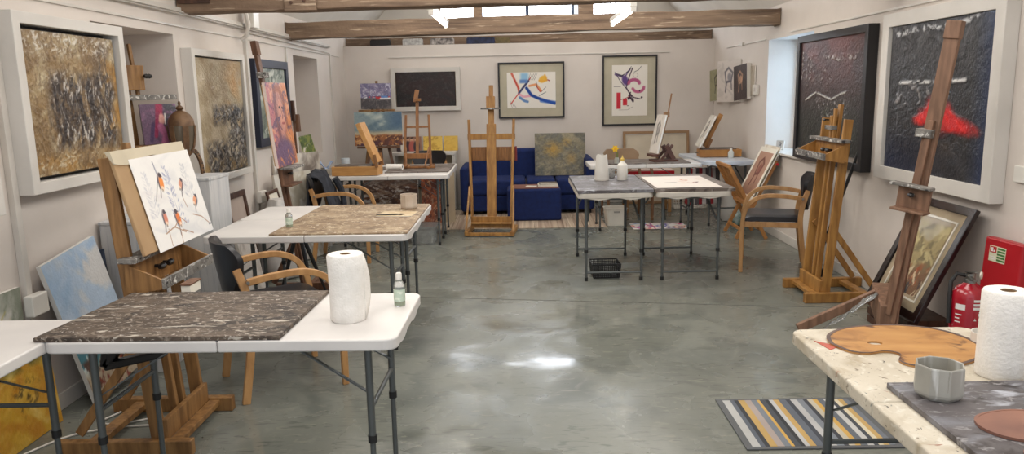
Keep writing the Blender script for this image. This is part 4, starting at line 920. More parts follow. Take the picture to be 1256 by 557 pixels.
# dark brown mast easel with orange portrait, left
mast_easel('reddish brown mast easel holding the orange portrait by the left wall', (-1.76, 5.93, .04), (-2.01, 5.93, 1.955), (1, 0), 1.00, REDWOOD, canvas_w=.34, fw=.075, fd=.05, clamp_z=1.71,
           feet=(((-1.98, 5.93, .035), (-1.42, 5.93, .035), .06), ((-1.70, 5.70, .035), (-1.70, 6.16, .035), .06), ((-1.74, 5.93, .55), (-2.0, 5.93, .06), .04)))
t = thing('portrait_canvas', 'canvas portrait of a face in orange, pink and purple on the reddish brown mast easel', 'painting', (-1.835, 5.93, 1.012), R(90), R(5.5))
canvas('painted_front', art_orange_portrait(), .022, ART_OIL, t, relief=.003, side=(226, 206, 196))
b = MB(); b.box(-.235, .235, .0005, .012, .015, .05); b.box(-.235, .235, .0005, .012, .59, .625); b.box(-.235, -.20, .0005, .012, .05, .59); b.box(.2, .235, .0005, .012, .05, .59); b.build('stretcher_bars', PALEWOOD, t)

# dark mast easel on the right, in front of the large black painting
mast_easel('tall brown single-mast easel leaning in front of the red cloud painting', (2.11, 4.22, .20), (2.31, 4.14, 1.86), (-.78, -.62), 1.0, mat('worn_brown_wood', (138, 104, 82), .6, col2=(106, 78, 60), scale=6, stretch=(6, 6, .8), bump=.1), canvas_w=.22, fw=.078, fd=.06, clamp_z=1.28, trayd=.06,
           feet=(((2.10, 4.20, .22), (2.24, 4.62, .25), .16), ((2.18, 4.5, .30), (1.70, 4.52, .072), .055), ((1.705, 4.52, .085), (1.705, 4.52, .002), .045), ((2.10, 4.2, .16), (2.36, 4.12, .04), .06), ((2.24, 4.62, .22), (2.42, 4.86, .03), .06)))
t = thing('plastic_strip', 'strip of crumpled clear plastic hanging off the foot of the tall brown mast easel', 'plastic', (2.14, 4.46, .30), R(-20))
b = MB(); n = 12; rr = random.Random(3); vs = []
for i in range(n + 1):
    f_ = i / n; x = -.30 * f_; z = .03 - .27 * f_ + rr.uniform(-.006, .006)
    for k in range(5): vs.append((x + rr.uniform(-.006, .006), -.045 - .02 * k + .02 * f_ , z + rr.uniform(-.010, .010)))
b.add(vs, [(i * 5 + k, i * 5 + k + 1, i * 5 + k + 6, i * 5 + k + 5) for i in range(n) for k in range(4)], 0, True); o = b.build('sheet', CLEARP, t); md = o.modifiers.new('s', 'SOLIDIFY'); md.thickness = .001

# leaning dark framed print on the right and the frame it stands on
t = thing('framed_print', 'dark framed beige landscape print leaning against the right wall behind the mast easel', 'print', (2.30, 4.575, .165), R(-90), R(25))
frame_part('frame', .62, .73, .05, .03, DKFRAME, t, bev=.004)
b = MB(); b.box(-.28, .28, -.012, -.003, .03, .70); b.build('linen_mount', mat('beige_mount', (178, 160, 132), .7), t)
frame_part('white_slip', .40, .53, .012, .006, MATW, t, z0=.10, bev=0, y=-.0125)
canvas('print', art_leaning_print(), .002, ART_GLASS, t, z0=.13, y=-.013, side=(160, 140, 110))
b = MB(); b.box(-.265, .265, -.022, -.020, .045, .685); pg = mat('picture_glass', (250, 250, 250), .03, trans=1.0); pg.node_tree.nodes['Principled BSDF'].inputs['IOR'].default_value = 1.06; b.build('glass', pg, t)
t = thing('wooden_crate', 'low dark wooden crate under the leaning framed print on the right', 'crate', (2.42, 4.62, .0005), R(-90))
for z in (0, .055, .11):
    for q in ((-.26, .26, -.13, -.115), (-.26, .26, .115, .13), (-.26, -.245, -.115, .115), (.245, .26, -.115, .115)):
        b = MB() if q[0] == -.26 and q[2] == -.13 else b
        b.box(*q, z, z + .045)
    b.build('slat_row', DKWOOD, t, .002)
b = MB(); b.box(-.243, .243, -.113, .113, .0, .155); b.build('inner_box', DKWOOD, t)

# small easel in the left recess with purple portrait
t = thing('small_easel', 'pine easel standing in the left wall recess beside the bronze lantern', 'easel', (-2.43, 5.02, .925), R(62))
b = MB(); b.bar((-.10, .04, 0), (-.10, .12, .86), .09, .035, (1, 0, 0)); b.build('main_post', PINE, t, .003)
b = MB(); b.bar((.0, .09, .62), (.0, .14, .98), .022, .022, (1, 0, 0)); b.build('mast', PINE, t, .003)
b = MB(); b.box(-.14, .02, .04, .09, .68, .84); b.build('upper_block', PINE, t, .004)
b = MB(); b.box(-.16, .20, -.03, .05, .615, .65); b.build('canvas_clamp', CRUST, t, .003)
b = MB(); knob_mb(b, (.03, .05, .77), .022); b.build('clamp_knob', BLACKPL, t)
b = MB(); b.box(-.16, .20, -.05, .06, .30, .325); b.build('canvas_ledge', PINE, t, .003); b = MB(); b.box(-.2, .16, -.06, .14, 0, .03); b.build('base', PINE, t, .003)
t = thing('portrait_canvas', 'small purple portrait of a red-haired figure on the easel in the left recess', 'painting', (-2.375, 5.04, 1.253), R(62), R(4))
canvas('painted_front', art_purple_portrait(), .012, ART_OIL, t, z0=.0, side=(120, 108, 116), relief=.001)
# lantern on the plinth
t = thing('lantern', 'rounded bronze lantern with glazed oval openings and a pierced bracket on the grey plinth', 'lantern', (-2.245, 5.06, 1.037), R(70)); t.scale = (.86, .86, .95)
b = MB(); b.lathe([(.005, .52), (.012, .505), (.008, .49), (.022, .48), (.030, .468), (.018, .455), (.040, .445), (.070, .425), (.092, .39), (.098, .35)][::-1], 24); b.build('domed_cap', BRONZE, t)
b = MB(); b.lathe([(.060, .17), (.078, .20), (.094, .28), (.0985, .35), (.090, .35), (.086, .28), (.07, .2), (.055, .17)], 24, cap=(False, False))
b.build('glass_body', mat('dark_lantern_glass', (120, 108, 92), .12, trans=.3), t)
for k in range(6):
    q = 2 * PI * k / 6; b = MB(); b.sweep([( .062 * math.cos(q), .062 * math.sin(q), .17), (.081 * math.cos(q), .081 * math.sin(q), .20), (.0975 * math.cos(q), .0975 * math.sin(q), .28), (.101 * math.cos(q), .101 * math.sin(q), .35)], .045, .006, (-math.sin(q), math.cos(q), 0)); b.build('rib', BRONZE, t, .002)
b = MB(); b.lathe([(.004, .0), (.055, .0), (.055, .012), (.028, .03), (.024, .08), (.040, .13), (.064, .155), (.066, .175), (.004, .175)], 24); b.build('stem', BRONZE, t)
b = MB()
out = arc_pts([(.05, -.01, .17), (.10, -.02, .16), (.135, -.03, .09), (.15, -.03, .0)], 6); b.sweep(out, .020, .030, (0, 1, 0)); b.build('bracket', BRONZE, t, .003)
b = MB()
for k in range(1, len(out) - 1, 2): p = out[k]; b.tube([p + Vector((0, -.0105, 0)), p + Vector((0, -.0125, 0))], .006, 8)
b.build('bracket_holes', BLACKPL, t)
# plinths
def plinth(label, x0, x1, y0, y1, h):
    t = thing('display_plinth', label, 'plinth', ((x0 + x1) / 2, (y0 + y1) / 2, .0005)); a, c = (x1 - x0) / 2, (y1 - y0) / 2
    b = MB(); b.box(-a, a, -c, c, 0, h - .02); b.build('box', PLINTHM, t, .004); b = MB(); b.box(-a - .004, a + .004, -c - .004, c + .004, h - .019, h); b.build('top_panel', PLINTHM, t, .003)
plinth('grey streaky painted plinth under the bronze lantern, the taller and farther plinth', -2.34, -2.02, 4.88, 5.22, 1.035)
plinth('grey streaky painted plinth behind the bird easel, the shorter and nearer plinth', -2.34, -2.04, 4.12, 4.46, .88)

# thin dark easel at the second recess
t = thing('small_easel', 'thin-masted easel with dark clamps leaning on the wall beside the second recess', 'easel', (-2.30, 7.84, 0.001), R(90))
b = MB(); b.bar((0, -.02, .0), (0, .02, 1.50), .022, .020, (1, 0, 0)); b.build('mast', REDWOOD, t, .002)
b = MB(); b.bar((-.05, .0, 1.30), (-.05, .005, 1.50), .055, .035, (1, 0, 0)); b.build('upper_clamp', DKWOOD, t, .003)
b = MB(); b.bar((.03, -.02, 1.18), (.03, -.015, 1.36), .07, .035, (1, 0, 0)); b.build('lower_clamp', REDWOOD, t, .003)
b = MB(); b.box(-.10, .10, -.05, .0, .0, .025); b.build('foot', REDWOOD, t, .002)
t = thing('small_canvas', 'small green landscape canvas on the sill of the second left recess', 'painting', (-2.40, 8.62, .885), R(90), R(14))
canvas('painted_front', art_noise(.50, .22, 90, (92, 116, 52), [((60, 84, 36), 4, .5, .62), ((146, 152, 74), 6, .55, .66), ((222, 216, 206), 3, .62, .7)], 51), .02, ART_OIL, t, side=(212, 204, 190))
b = MB(); b.box(-.23, .23, .0005, .006, .01, .2); b.build('backing', CARD, t)

# big H-frame easel in the centre
t = thing('studio_easel', 'large golden H-frame easel standing empty in the centre in front of the blue sofa', 'easel', (-.325, 8.27, 0), R(-6)); W_ = OAKY
for sx in (-1, 1):
    b = MB(); b.box(sx * .25 - .02, sx * .25 + .02, -.21, .24, .010, .06); b.build('base_runner', W_, t, .004)
    b = MB(); b.bar((sx * .215, .02, .055), (sx * .25, .17, 1.25), .028, .040, (1, 0, 0)); b.build('side_post', W_, t, .003)
    b = MB(); b.bar((sx * .26, -.17, .055), (sx * .245, .07, .52), .020, .030, (1, 0, 0)); b.build('brace', W_, t, .003)
b = MB(); b.box(-.23, .23, -.205, -.175, .010, .045); b.build('front_rail', W_, t, .003)
b = MB(); b.box(-.23, .23, .0, .022, .062, .19); b.build('bottom_board', W_, t, .003)
b = MB(); b.box(-.225, .225, -.035, .0, .11, .13); b.build('bottom_ledge', W_, t, .003)
b = MB(); b.bar((0, .035, .17), (0, .165, 1.20), .105, .028, (1, 0, 0)); b.build('mast', W_, t, .003)
b = MB(); b.bar((0, .14, 1.00), (0, .205, 1.50), .065, .024, (1, 0, 0)); b.bar((0, .19, 1.40), (0, .22, 1.62), .048, .022, (1, 0, 0)); b.build('extension_mast', W_, t, .003)
b = MB(); b.bar((0, .15, 1.36), (0, .165, 1.50), .095, .05, (1, 0, 0)); b.build('upper_clamp', W_, t, .003)
b = MB(); b.box(-.105, .105, .10, .14, 1.36, 1.378); b.build('clamp_ledge', CRUST, t, .002)
b = MB(); b.bar((-.265, .15, 1.06), (.265, .15, 1.06), .03, .065, (0, 1, 0)); b.build('crossbar', W_, t, .003)
b = MB()
for i in range(14): b.box(-.26 + .037 * i, -.26 + .037 * i + .035, .185, .2 + .004 * (i % 2), .80, .94)
b.box(-.26, .258, .195, .205, .79, .945)
b.build('slatted_rear_panel', mat('striped_wood', (160, 112, 66), .5, col2=(112, 74, 42), scale=30, stretch=(8, 1, .3)), t, .001)
b = MB(); b.box(.258, .275, .18, .21, .79, .95); b.build('red_edge_strip', mat('dull_red_paint', (140, 52, 48), .5), t)
t = thing('painting_canvas', 'unframed grey and gold abstract canvas resting on the blue sofa', 'painting', (.53, 9.93, .452), 0, R(7))
canvas('painted_front', art_sofa(), .03, ART_OIL, t, relief=.002, side=(110, 104, 92)); b = MB(); b.box(-.32, .32, .0005, .006, .01, .54); b.build('backing', CARD, t)

# A-frame easels at the back left
def aframe(label, loc, rz, h, led, spread=.30, wood=REDWOOD, knob=False, back=.35):
    t = thing('a_frame_easel', label, 'easel', loc, rz)
    for sx in (-1, 1): b = MB(); b.bar((sx * spread, -.05, 0.01), (sx * .05, .12, h * .86), .035, .022, (1, 0, 0)); b.build('front_leg', wood, t, .003)
    b = MB(); b.bar((0, back, 0.01), (0, .13, h * .82), .03, .022, (1, 0, 0)); b.build('rear_leg', wood, t, .003)
    b = MB(); b.bar((0, .0, led - .35), (0, .14, h), .034, .020, (1, 0, 0)); b.build('mast', wood, t, .003)
    b = MB(); b.box(-spread * .9, spread * .9, -.03, .02, led - .03, led - .005); b.build('canvas_ledge', wood, t, .003)
    b = MB(); b.box(-spread * .8, spread * .8, .03, .05, led - .42, led - .39); b.build('crossbar', wood, t, .003)
    if knob: b = MB(); b.tube([(-.05, .12, h - .05), (-.13, .10, h - .05), (-.14, .10, h - .05), (-.18, .10, h - .05)], [.008, .010, .020, .018], 8); b.build('knob', BLACKPL, t)
    return t
aframe('red-brown A-frame easel holding the cloudy landscape in the back left corner', (-1.78, 9.62, 0), R(2), 1.36, .905)
t = thing('landscape_canvas', 'wide landscape canvas with teal cloudy sky over orange ground in the back left corner', 'painting', (-1.775, 9.62, .905), R(2), R(5))
canvas('painted_front', art_sunset(), .03, ART_OIL, t, relief=.001, side=(214, 202, 186)); b = MB(); b.box(-.29, .29, .0005, .006, .01, .41); b.build('backing', CARD, t)
aframe('tall pine easel behind, holding the small harbour painting in the back left corner', (-1.86, 10.02, 0), R(4), 1.72, 1.355, spread=.26, wood=PINE, knob=True)
t = thing('harbour_canvas', 'small purple and grey harbour painting with red boats, above the cloudy landscape', 'painting', (-1.86, 10.01, 1.356), R(4), R(5))
canvas('painted_front', art_harbour(), .025, ART_OIL, t, relief=.002, side=(150, 146, 150)); b = MB(); b.box(-.18, .18, .0005, .006, .01, .31); b.build('backing', CARD, t)

# tabletop H-frame easel
t = thing('tabletop_easel', 'small golden brown H-frame easel standing on the back left table', 'easel', (-1.11, 8.22, .7535), R(-3)); W_ = mat('easel_brown', (148, 100, 56), .5, col2=(122, 80, 44), scale=6, stretch=(6, 6, .8))
for sx in (-1, 1):
    b = MB(); b.bar((sx * .145, .0, .02), (sx * .125, .10, .565), .024, .024, (1, 0, 0)); b.build('side_post', W_, t, .002)
    b = MB(); b.box(sx * .14 - .014, sx * .14 + .014, -.15, .2, 0, .022); b.build('base_runner', W_, t, .002)
    b = MB(); b.bar((sx * .10, -.12, .02), (sx * .125, .03, .22), .014, .018, (1, 0, 0)); b.build('brace', W_, t, .002)
b = MB(); b.bar((0, .0, .10), (0, .12, .70), .034, .018, (1, 0, 0)); b.build('mast', W_, t, .002)
b = MB(); b.bar((-.02, .11, .70), (.0, .145, .83), .045, .022, (1, 0, 0)); b.box(-.02, .045, .08, .11, .71, .74); b.build('mast_head', W_, t, .002)
b = MB(); b.box(-.135, .135, .06, .08, .425, .445); b.build('crossbar', W_, t, .002)
b = MB(); b.box(-.14, .14, -.035, .015, .10, .155); b.build('canvas_ledge', W_, t, .002)
b = MB(); b.box(-.13, .20, -.10, -.03, .002, .022); b.build('loose_rail', W_, t, .002)

# wooden box easel on the back left table
def box_easel(label, loc, rz, L, D, H, lid_h, lid_w, lean, wood, name='box_easel', lid_x=None):
    """box along local x, lid hinged at +x end leaning back towards -x; opening seen edge-on"""
    t = thing(name, label, 'easel', loc, rz)
    b = MB(); b.box(-L / 2, L / 2, -D / 2, D / 2, .004, H); b.build('box', wood, t, .004)
    b = MB(); b.box(-L / 2 + .03, L / 2 - .06, -D / 2 + .01, D / 2 - .01, H, H + .012); b.build('palette_panel', SPLAT_DULL, t, .002)
    b = MB(); b.tube([(-L / 2, 0, H * .55), (-L / 2 - .02, 0, H * .55), (-L / 2 - .03, 0, H * .55)], [.006, .006, .010], 8); b.build('catch', CHROME, t)
    x = L / 2 - .02 if lid_x is None else lid_x
    b = MB(); b.bar((x, 0, H + .03), (x + math.sin(lean) * lid_h, 0, H + .03 + math.cos(lean) * lid_h), lid_w, .045, (0, 1, 0)); b.build('raised_lid', wood, t, .004)
    for sy in (-1, 1): b = MB(); b.bar((x + .02, sy * (lid_w / 2 + .012), H - .01), (x + .035 + math.sin(lean) * .1, sy * (lid_w / 2 + .012), H + .12), .012, .03, (0, 1, 0)); b.build('hinge_arm', mat('easel_brown2', (140, 98, 60), .5), t, .002)
    return t
box_easel('pale wooden box easel with raised lid on the back left table', (-1.655, 7.69, .7405), R(-4), .47, .22, .095, .43, .21, R(-22), mat('honey_wood', (196, 148, 90), .45, col2=(178, 128, 74), scale=6, stretch=(1, 6, 6)))
# back right: box easel with a canvas against its lid
t = box_easel('golden box easel with raised lid on the back right corner table', (2.36, 9.02, .7405), R(-4), .48, .24, .09, .42, .05, R(26), mat('ochre_wood', (178, 126, 66), .5, col2=(158, 106, 52)), lid_x=-.17)
t = thing('leaning_canvas', 'white canvas with dark marks leaning on the raised lid of the golden box easel', 'canvas', (2.12, 9.035, .86), R(-94), 0); t.rotation_euler = (R(-27), 0, R(-94))
canvas('painted_front', art_sketch_figure(.30, .40, 90, (222, 216, 206), (90, 84, 80), 61), .02, ART_FLAT, t, side=(232, 226, 216)); b = MB(); b.box(-.14, .14, .0005, .004, .01, .39); b.build('backing', CARD, t)
# dark table easel with canvas
t = thing('tabletop_easel', 'dark brown tabletop easel with a tall thin mast on the back right table', 'easel', (1.58, 8.44, .7535), R(-80)); W_ = mat('dark_umber_wood', (96, 62, 50), .5, col2=(72, 44, 36))
b = MB(); b.box(-.09, .09, -.12, .16, 0, .022); b.build('base', W_, t, .003)
for sx in (-1, 1): b = MB(); b.bar((sx * .07, .11, .02), (sx * .055, .03, .17), .018, .05, (1, 0, 0)); b.bar((sx * .07, -.03, .02), (sx * .055, .10, .18), .016, .03, (1, 0, 0)); b.build('side_strut', W_, t, .002)
b = MB(); b.bar((0, -.06, .03), (0, .06, .52), .035, .016, (1, 0, 0)); b.build('mast', mat('mid_brown_wood', (142, 100, 60), .5), t, .002)
b = MB(); b.bar((0, .055, .48), (0, .10, .74), .020, .012, (1, 0, 0)); b.build('extension', MC['mid_brown_wood'], t, .002)
b = MB(); b.box(-.03, .03, .02, .07, .48, .54); b.build('upper_clamp', MC['mid_brown_wood'], t, .002)
b = MB(); b.box(-.10, .10, -.145, -.075, .055, .085); b.build('canvas_ledge', W_, t, .002)
t = thing('leaning_canvas', 'narrow white canvas with a dark drawing, seen edge-on on the dark tabletop easel', 'canvas', (1.497, 8.455, .842), R(-80), R(13))
canvas('painted_front', art_sketch_figure(.26, .43, 90, (216, 208, 198), (110, 104, 100), 62), .018, ART_FLAT, t, side=(226, 220, 210)); b = MB(); b.box(-.12, .12, .0005, .004, .01, .42); b.build('backing', CARD, t)

# folding print rack beside the right wall
t = thing('print_rack', 'folding wooden V-shaped print rack holding boards beside the right wall', 'rack', (2.36, 7.93, 0), 0); W_ = mat('rack_wood', (178, 126, 72), .5, col2=(158, 106, 56), scale=6, stretch=(4, 4, 1))
for sy in (-1, 1):
    y = sy * .24
    b = MB(); b.bar((-.24, y, .76), (.16, y - .01, .004), .024, .036, (0, 1, 0)); b.build('leg', W_, t, .002)
    b = MB(); b.bar((.245, y * .9, .80), (-.14, y * .9, .004), .024, .036, (0, 1, 0)); b.build('leg', W_, t, .002)
b = MB()
for i in range(4):
    y = -.19 + .127 * i; b.bar((-.225, y, .75), (-.04, y, .40), .105, .014, (0, 1, 0))
b.build('side_panel', W_, t, .002)
b = MB(); b.bar((-.235, -.25, .755), (-.235, .25, .755), .03, .03, (1, 0, 0)); b.build('top_rail', W_, t, .002)
b = MB(); b.bar((-.04, -.21, .37), (-.04, .21, .37), .05, .025, (1, 0, 0)); b.build('bottom_rail', W_, t, .002)
b = MB(); b.bar((-.09, -.22, .10), (-.09, .22, .10), .02, .03, (1, 0, 0)); b.bar((.11, -.22, .10), (.11, .22, .10), .02, .03, (1, 0, 0)); b.build('stretcher', W_, t, .002)
b = MB(); b.tube([(.24, -.245, .77), (.24, -.27, .77)], .014, 8); b.build('red_knob', REDP, t)
for i, (art, dx, hh, lab) in enumerate(((art_sketch_figure(.46, .54, 110, (170, 132, 112), (96, 52, 44), 71), 0.0, .54, 'reddish brown figure print with a pale border, front board in the print rack'),
                                   (art_noise(.50, .60, 40, (224, 214, 198), [((206, 194, 176), 4, .5, .6)], 72), .030, .60, 'blank cream board, tallest one in the print rack'),
                                   (art_noise(.44, .50, 40, (206, 190, 168), [((190, 170, 146), 4, .5, .6)], 73), .060, .50, 'tan board, rearmost one in the print rack'))):
    t = thing('print_board', lab, 'board', (2.352 + dx, 7.93, .395), R(-90), R(26))
    if i == 0: frame_part('border', .50, .58, .05, .006, MATW, t, bev=0)
    canvas('print', art, .008 if i else .004, ART_FLAT, t, y=-.001, z0=.02 if i == 0 else 0)

# black pole and other leaning things on the right
t = thing('broom', 'long black-handled broom leaning against the right wall behind the pine easel', 'broom', (2.40, 5.98, 0))
b = MB(); b.tube([(-.01, .06, .10), (.225, -.12, 1.10)], .013, 10); b.build('handle', BLACKPL, t)
b = MB(); b.cbox((-.01, .06, .075), (.06, .22, .05)); b.build('head', BLACKPL, t, .006); b = MB(); b.cbox((-.01, .06, .027), (.05, .21, .05)); b.build('bristles', mat('dark_bristles', (40, 38, 38), .9, bump=.5, bscale=300), t)

# dark jacket hanging over the back of the armchair between the left tables
t = thing('jacket', 'dark jacket draped over the armchair between the middle and back left tables', 'jacket', (-1.93, 7.13, .40))
b = MB(); n = 12; rr = random.Random(9); prof = [(.20, .02), (.17, .16), (.12, .30), (.085, .40), (.05, .452), (.0, .462), (-.035, .44), (-.05, .32), (-.055, .18), (-.06, .06)]; vs = []
for x, z in prof:
    for j in range(n + 1):
        f_ = j / n * 2 - 1; wd = .20 * (1 - .25 * max(0, z - .2)); vs.append((x + .022 * math.sin(f_ * 8 + z * 9) + rr.uniform(-.006, .006), f_ * wd, z - .05 * f_ * f_ + rr.uniform(-.008, .008)))
b.add(vs, [(i * (n + 1) + j, i * (n + 1) + j + 1, (i + 1) * (n + 1) + j + 1, (i + 1) * (n + 1) + j) for i in range(len(prof) - 1) for j in range(n)], 0, True)
o = b.build('cloth', mat('charcoal_cloth', (44, 46, 54), .9, bump=.3, bscale=120), t); md = o.modifiers.new('s', 'SOLIDIFY'); md.thickness = .008
b = MB(); b.tube(arc_pts([(.15, .12, .36), (.20, .16, .22), (.22, .15, .05)], 5), [.035] * 5 + [.03] * 6, 8); b.build('sleeve', MC['charcoal_cloth'], t)

# ================================================================ fire point
t = thing('fire_extinguisher', 'red fire extinguisher with white lettering standing against the right wall', 'extinguisher', (2.385, 3.94, .0008))
rr_ = .085
cyl = MB().lathe([(.004, 0), (.074, 0), (.085, .012), (.085, .42), (.080, .452), (.062, .478), (.036, .492), (.030, .50), (.004, .50)], 32).build('cylinder', REDX, t)
b = MB(); b.M = Matrix.Translation((0, 0, .10)); b.lathe([(.030, .398), (.030, .415), (.022, .42), (.022, .45), (.010, .455)], 16); b.build('neck', CHROME, t)
b = MB(); b.M = Matrix.Translation((0, 0, .10)); b.bar((-.01, .02, .455), (-.02, -.09, .475), .024, .008, (1, 0, 0)); b.bar((-.01, .02, .44), (-.02, -.08, .425), .020, .008, (1, 0, 0)); b.build('lever', CHROME, t, .002)
b = MB(); b.M = Matrix.Translation((0, 0, .10)); b.tube([(0, .02, .43), (-.05, .04, .44), (-.085, .03, .40), (-.098, .01, .30), (-.098, .0, .18)], .011, 10); b.build('hose', RUBBER, t)
b = MB(); b.M = Matrix.Translation((0, 0, .10)); b.tube([(.045, -.01, .44), (.05, -.015, .44)], .02, 12); b.build('gauge', MATW, t)
def wrap_text(txt, size, zc, ang, rad, m, parent, vertical=False, name='lettering'):
    cu = bpy.data.curves.new('txt', 'FONT'); cu.body = txt; cu.size = size; cu.align_x = 'CENTER'; cu.align_y = 'CENTER'; cu.extrude = 0.0; cu.offset = size * .03
    o = bpy.data.objects.new('txt', cu); COL.objects.link(o); bpy.context.view_layer.update()
    me = bpy.data.meshes.new_from_object(o.evaluated_get(bpy.context.evaluated_depsgraph_get())); bpy.data.objects.remove(o); bpy.data.curves.remove(cu)
    import bmesh
    bm = bmesh.new(); bm.from_mesh(me); bmesh.ops.triangulate(bm, faces=bm.faces); bmesh.ops.subdivide_edges(bm, edges=[e for e in bm.edges if e.calc_length() > size * .2], cuts=2)
    for v in bm.verts:
        x, y = v.co.x, v.co.y
        if vertical: x, y = y, -x; x = x
        a = ang + x / rad
        v.co = (rad * math.cos(a), rad * math.sin(a), zc + y)
    bm.to_mesh(me); bm.free(); me.materials.clear(); me.materials.append(m); ob = bpy.data.objects.new(name, me); COL.objects.link(ob); ob.parent = parent
    return ob
WLET = mat('white_lettering', (232, 228, 226), .5)
# camera lies towards direction atan2(-3.96,-2.36)
ac = math.atan2(-3.96, -2.36)
wrap_text('fire', .088, .37, ac + .62, .0862, WLET, cyl, vertical=True)
def label_patch(name, a0, a1, z0, z1, rad, m, parent):
    b = MB(); n = 10; vs = []
    for i in range(n + 1): a = a0 + (a1 - a0) * i / n; vs += [(rad * math.cos(a), rad * math.sin(a), z0), (rad * math.cos(a), rad * math.sin(a), z1)]
    b.add(vs, [(2 * i, 2 * i + 2, 2 * i + 3, 2 * i + 1) for i in range(n)]); return b.build(name, m, parent)
label_patch('white_label', ac - .75, ac - .15, .365, .395, .0857, WLET, cyl)
for z, w_ in ((.335, .5), (.315, .35), (.295, .42), (.23, .3), (.215, .3)):
    label_patch('small_print', ac - .72, ac - .72 + w_ * .8, z, z + .006, .0857, WLET, cyl)
for k in range(4): label_patch('pictogram', ac - .75 + .2 * k, ac - .63 + .2 * k, .165, .188, .0857, WLET, cyl)
t = thing('notice_board', 'tall red plastic board with a small green and red sign, behind the fire extinguisher', 'board', (2.60, 4.0, .0005), R(-84), R(3))
b = MB(); b.prism(rrect(-.14, .14, -.06, .0, .02), 0, .71); b.build('panel', REDP, t, .008)
b = MB(); b.box(-.09, .03, -.0615, -.0605, .585, .67); b.build('sign_plate', mat('sign_cream', (224, 220, 190), .5), t)
b = MB()
b.box(-.085, -.038, -.0625, -.0616, .632, .666); b.build('red_sign_half', mat('sign_red', (186, 34, 36), .5), t)
b = MB()
for k in range(5): b.box(-.030, .026, -.0625, -.0616, .592 + .0155 * k, .602 + .0155 * k)
b.build('green_text_rows', mat('sign_green', (70, 120, 60), .5), t)
b = MB(); b.box(-.077, -.062, -.0632, -.0626, .638, .660); b.box(-.058, -.046, -.0632, -.0626, .638, .648); b.box(-.083, -.038, -.0625, -.0616, .596, .600); b.box(-.083, -.045, -.0625, -.0616, .608, .612); b.build('white_symbols', WLET, t)

# ================================================================ things on the tables
def paper_roll(label, loc, r=.065, h=.25, torn=True, ang=0.0, core=.02):
    t = thing('paper_towel_roll', label, 'paper towel', loc, ang); rr = random.Random(5)
    b = MB(); n = 40; prof = [0, .006, h * .25, h * .5, h * .75, h - .006, h]; vs = []
    for k, z in enumerate(prof):
        for j in range(n):
            q = 2 * PI * j / n; rad = r * (1 + .018 * math.sin(3 * q + z * 20) + .012 * math.sin(7 * q - z * 31)) - (.004 if k in (0, len(prof) - 1) else 0)
            vs.append((rad * math.cos(q), rad * math.sin(q), z))
    K = len(prof); fs = [(i * n + j, i * n + (j + 1) % n, (i + 1) * n + (j + 1) % n, (i + 1) * n + j) for i in range(K - 1) for j in range(n)]
    base = len(vs)
    for zz, k in ((0, 0), (h, K - 1)):
        b0 = len(vs); vs += [(core * math.cos(2 * PI * j / n), core * math.sin(2 * PI * j / n), zz) for j in range(n)]
        for j in range(n):
            f = (k * n + j, k * n + (j + 1) % n, b0 + (j + 1) % n, b0 + j); fs.append(f if k else f[::-1])
    b.add(vs, fs, 0, True); b.build('paper', TISSUE, t)
    b = MB(); b.lathe([(core, .002), (core, h - .002), (core - .003, h - .002), (core - .003, .002)], 20, cap=(False, False)); b.build('cardboard_core', CARD, t)
    if torn:
        b = MB(); vs = []; m_ = 10
        for i in range(m_ + 1):
            f_ = i / m_; q = -.5 + f_ * .75; rad = r * 1.02 + .028 * max(0, f_ - .35) ** 1.5
            w0 = h * (.02 + .30 * f_ ** 2); w1 = h * (.985 - .40 * f_ ** 2)
            for k in range(5): vs.append((rad * math.cos(q) + .004 * f_, rad * math.sin(q), w0 + (w1 - w0) * k / 4))
        b.add(vs, [(i * 5 + k, i * 5 + 5 + k, i * 5 + 6 + k, i * 5 + 1 + k) for i in range(m_) for k in range(4)], 0, True); o = b.build('loose_sheet', TISSUE, t); md = o.modifiers.new('s', 'SOLIDIFY'); md.thickness = .0012
    return t
paper_roll('white paper towel roll standing on the nearest left table', (-.635, 2.67, .7405), .066, .245, ang=R(15))
paper_roll('white paper towel roll standing on the lower right table', (1.335, 2.03, .7405), .063, .245, torn=False)
b = MB(); b.box(0, .03, -.001, .001, 0, .20)
def bottle(label, loc, h, r, body=GLASSY, cap=WHITEPL, liquid=None, labelm=None, name='bottle', capr=.012, shoulder=.72, noz=False):
    t = thing(name, label, 'bottle', loc)
    b = MB(); b.lathe([(.003, 0), (r * .92, 0), (r, .006), (r, h * shoulder - r * .5), (r * .85, h * shoulder - r * .15), (capr * 1.05, h * shoulder + r * .25), (capr * .9, h * shoulder + r * .5)], 24); b.build('body', body, t)
    z = h * shoulder + r * .45
    b = MB(); b.lathe([(capr, z), (capr, h * .97), (capr * .8, h)], 16) if not noz else b.lathe([(capr, z), (capr, z + .02), (capr * .35, z + .03), (capr * .2, h)], 16); b.build('cap', cap, t)
    if labelm: b = MB(); b.lathe([(r + .0006, h * .16), (r + .0006, h * .52)], 24, cap=(False, False)); b.build('label', labelm, t)
    if liquid: b = MB(); b.lathe([(.002, .004), (r - .003, .004), (r - .003, h * .22), (.002, h * .22)], 20); b.build('liquid', liquid, t)
    return t
GREENL = mat('pale_green_liquid', (186, 206, 150), .3)
LABW = mat('pale_green_label', (214, 222, 206), .5, col2=(188, 204, 186), scale=60, lo=.55, hi=.6)
bottle('small clear hand gel bottle with green label on the nearest left table', (-.475, 2.84, .7405), .130, .022, CLEARP, WHITEPL, GREENL, LABW)
bottle('small clear hand gel bottle on the middle left tables', (-1.43, 4.60, .7510), .115, .021, CLEARP, WHITEPL, GREENL, LABW)
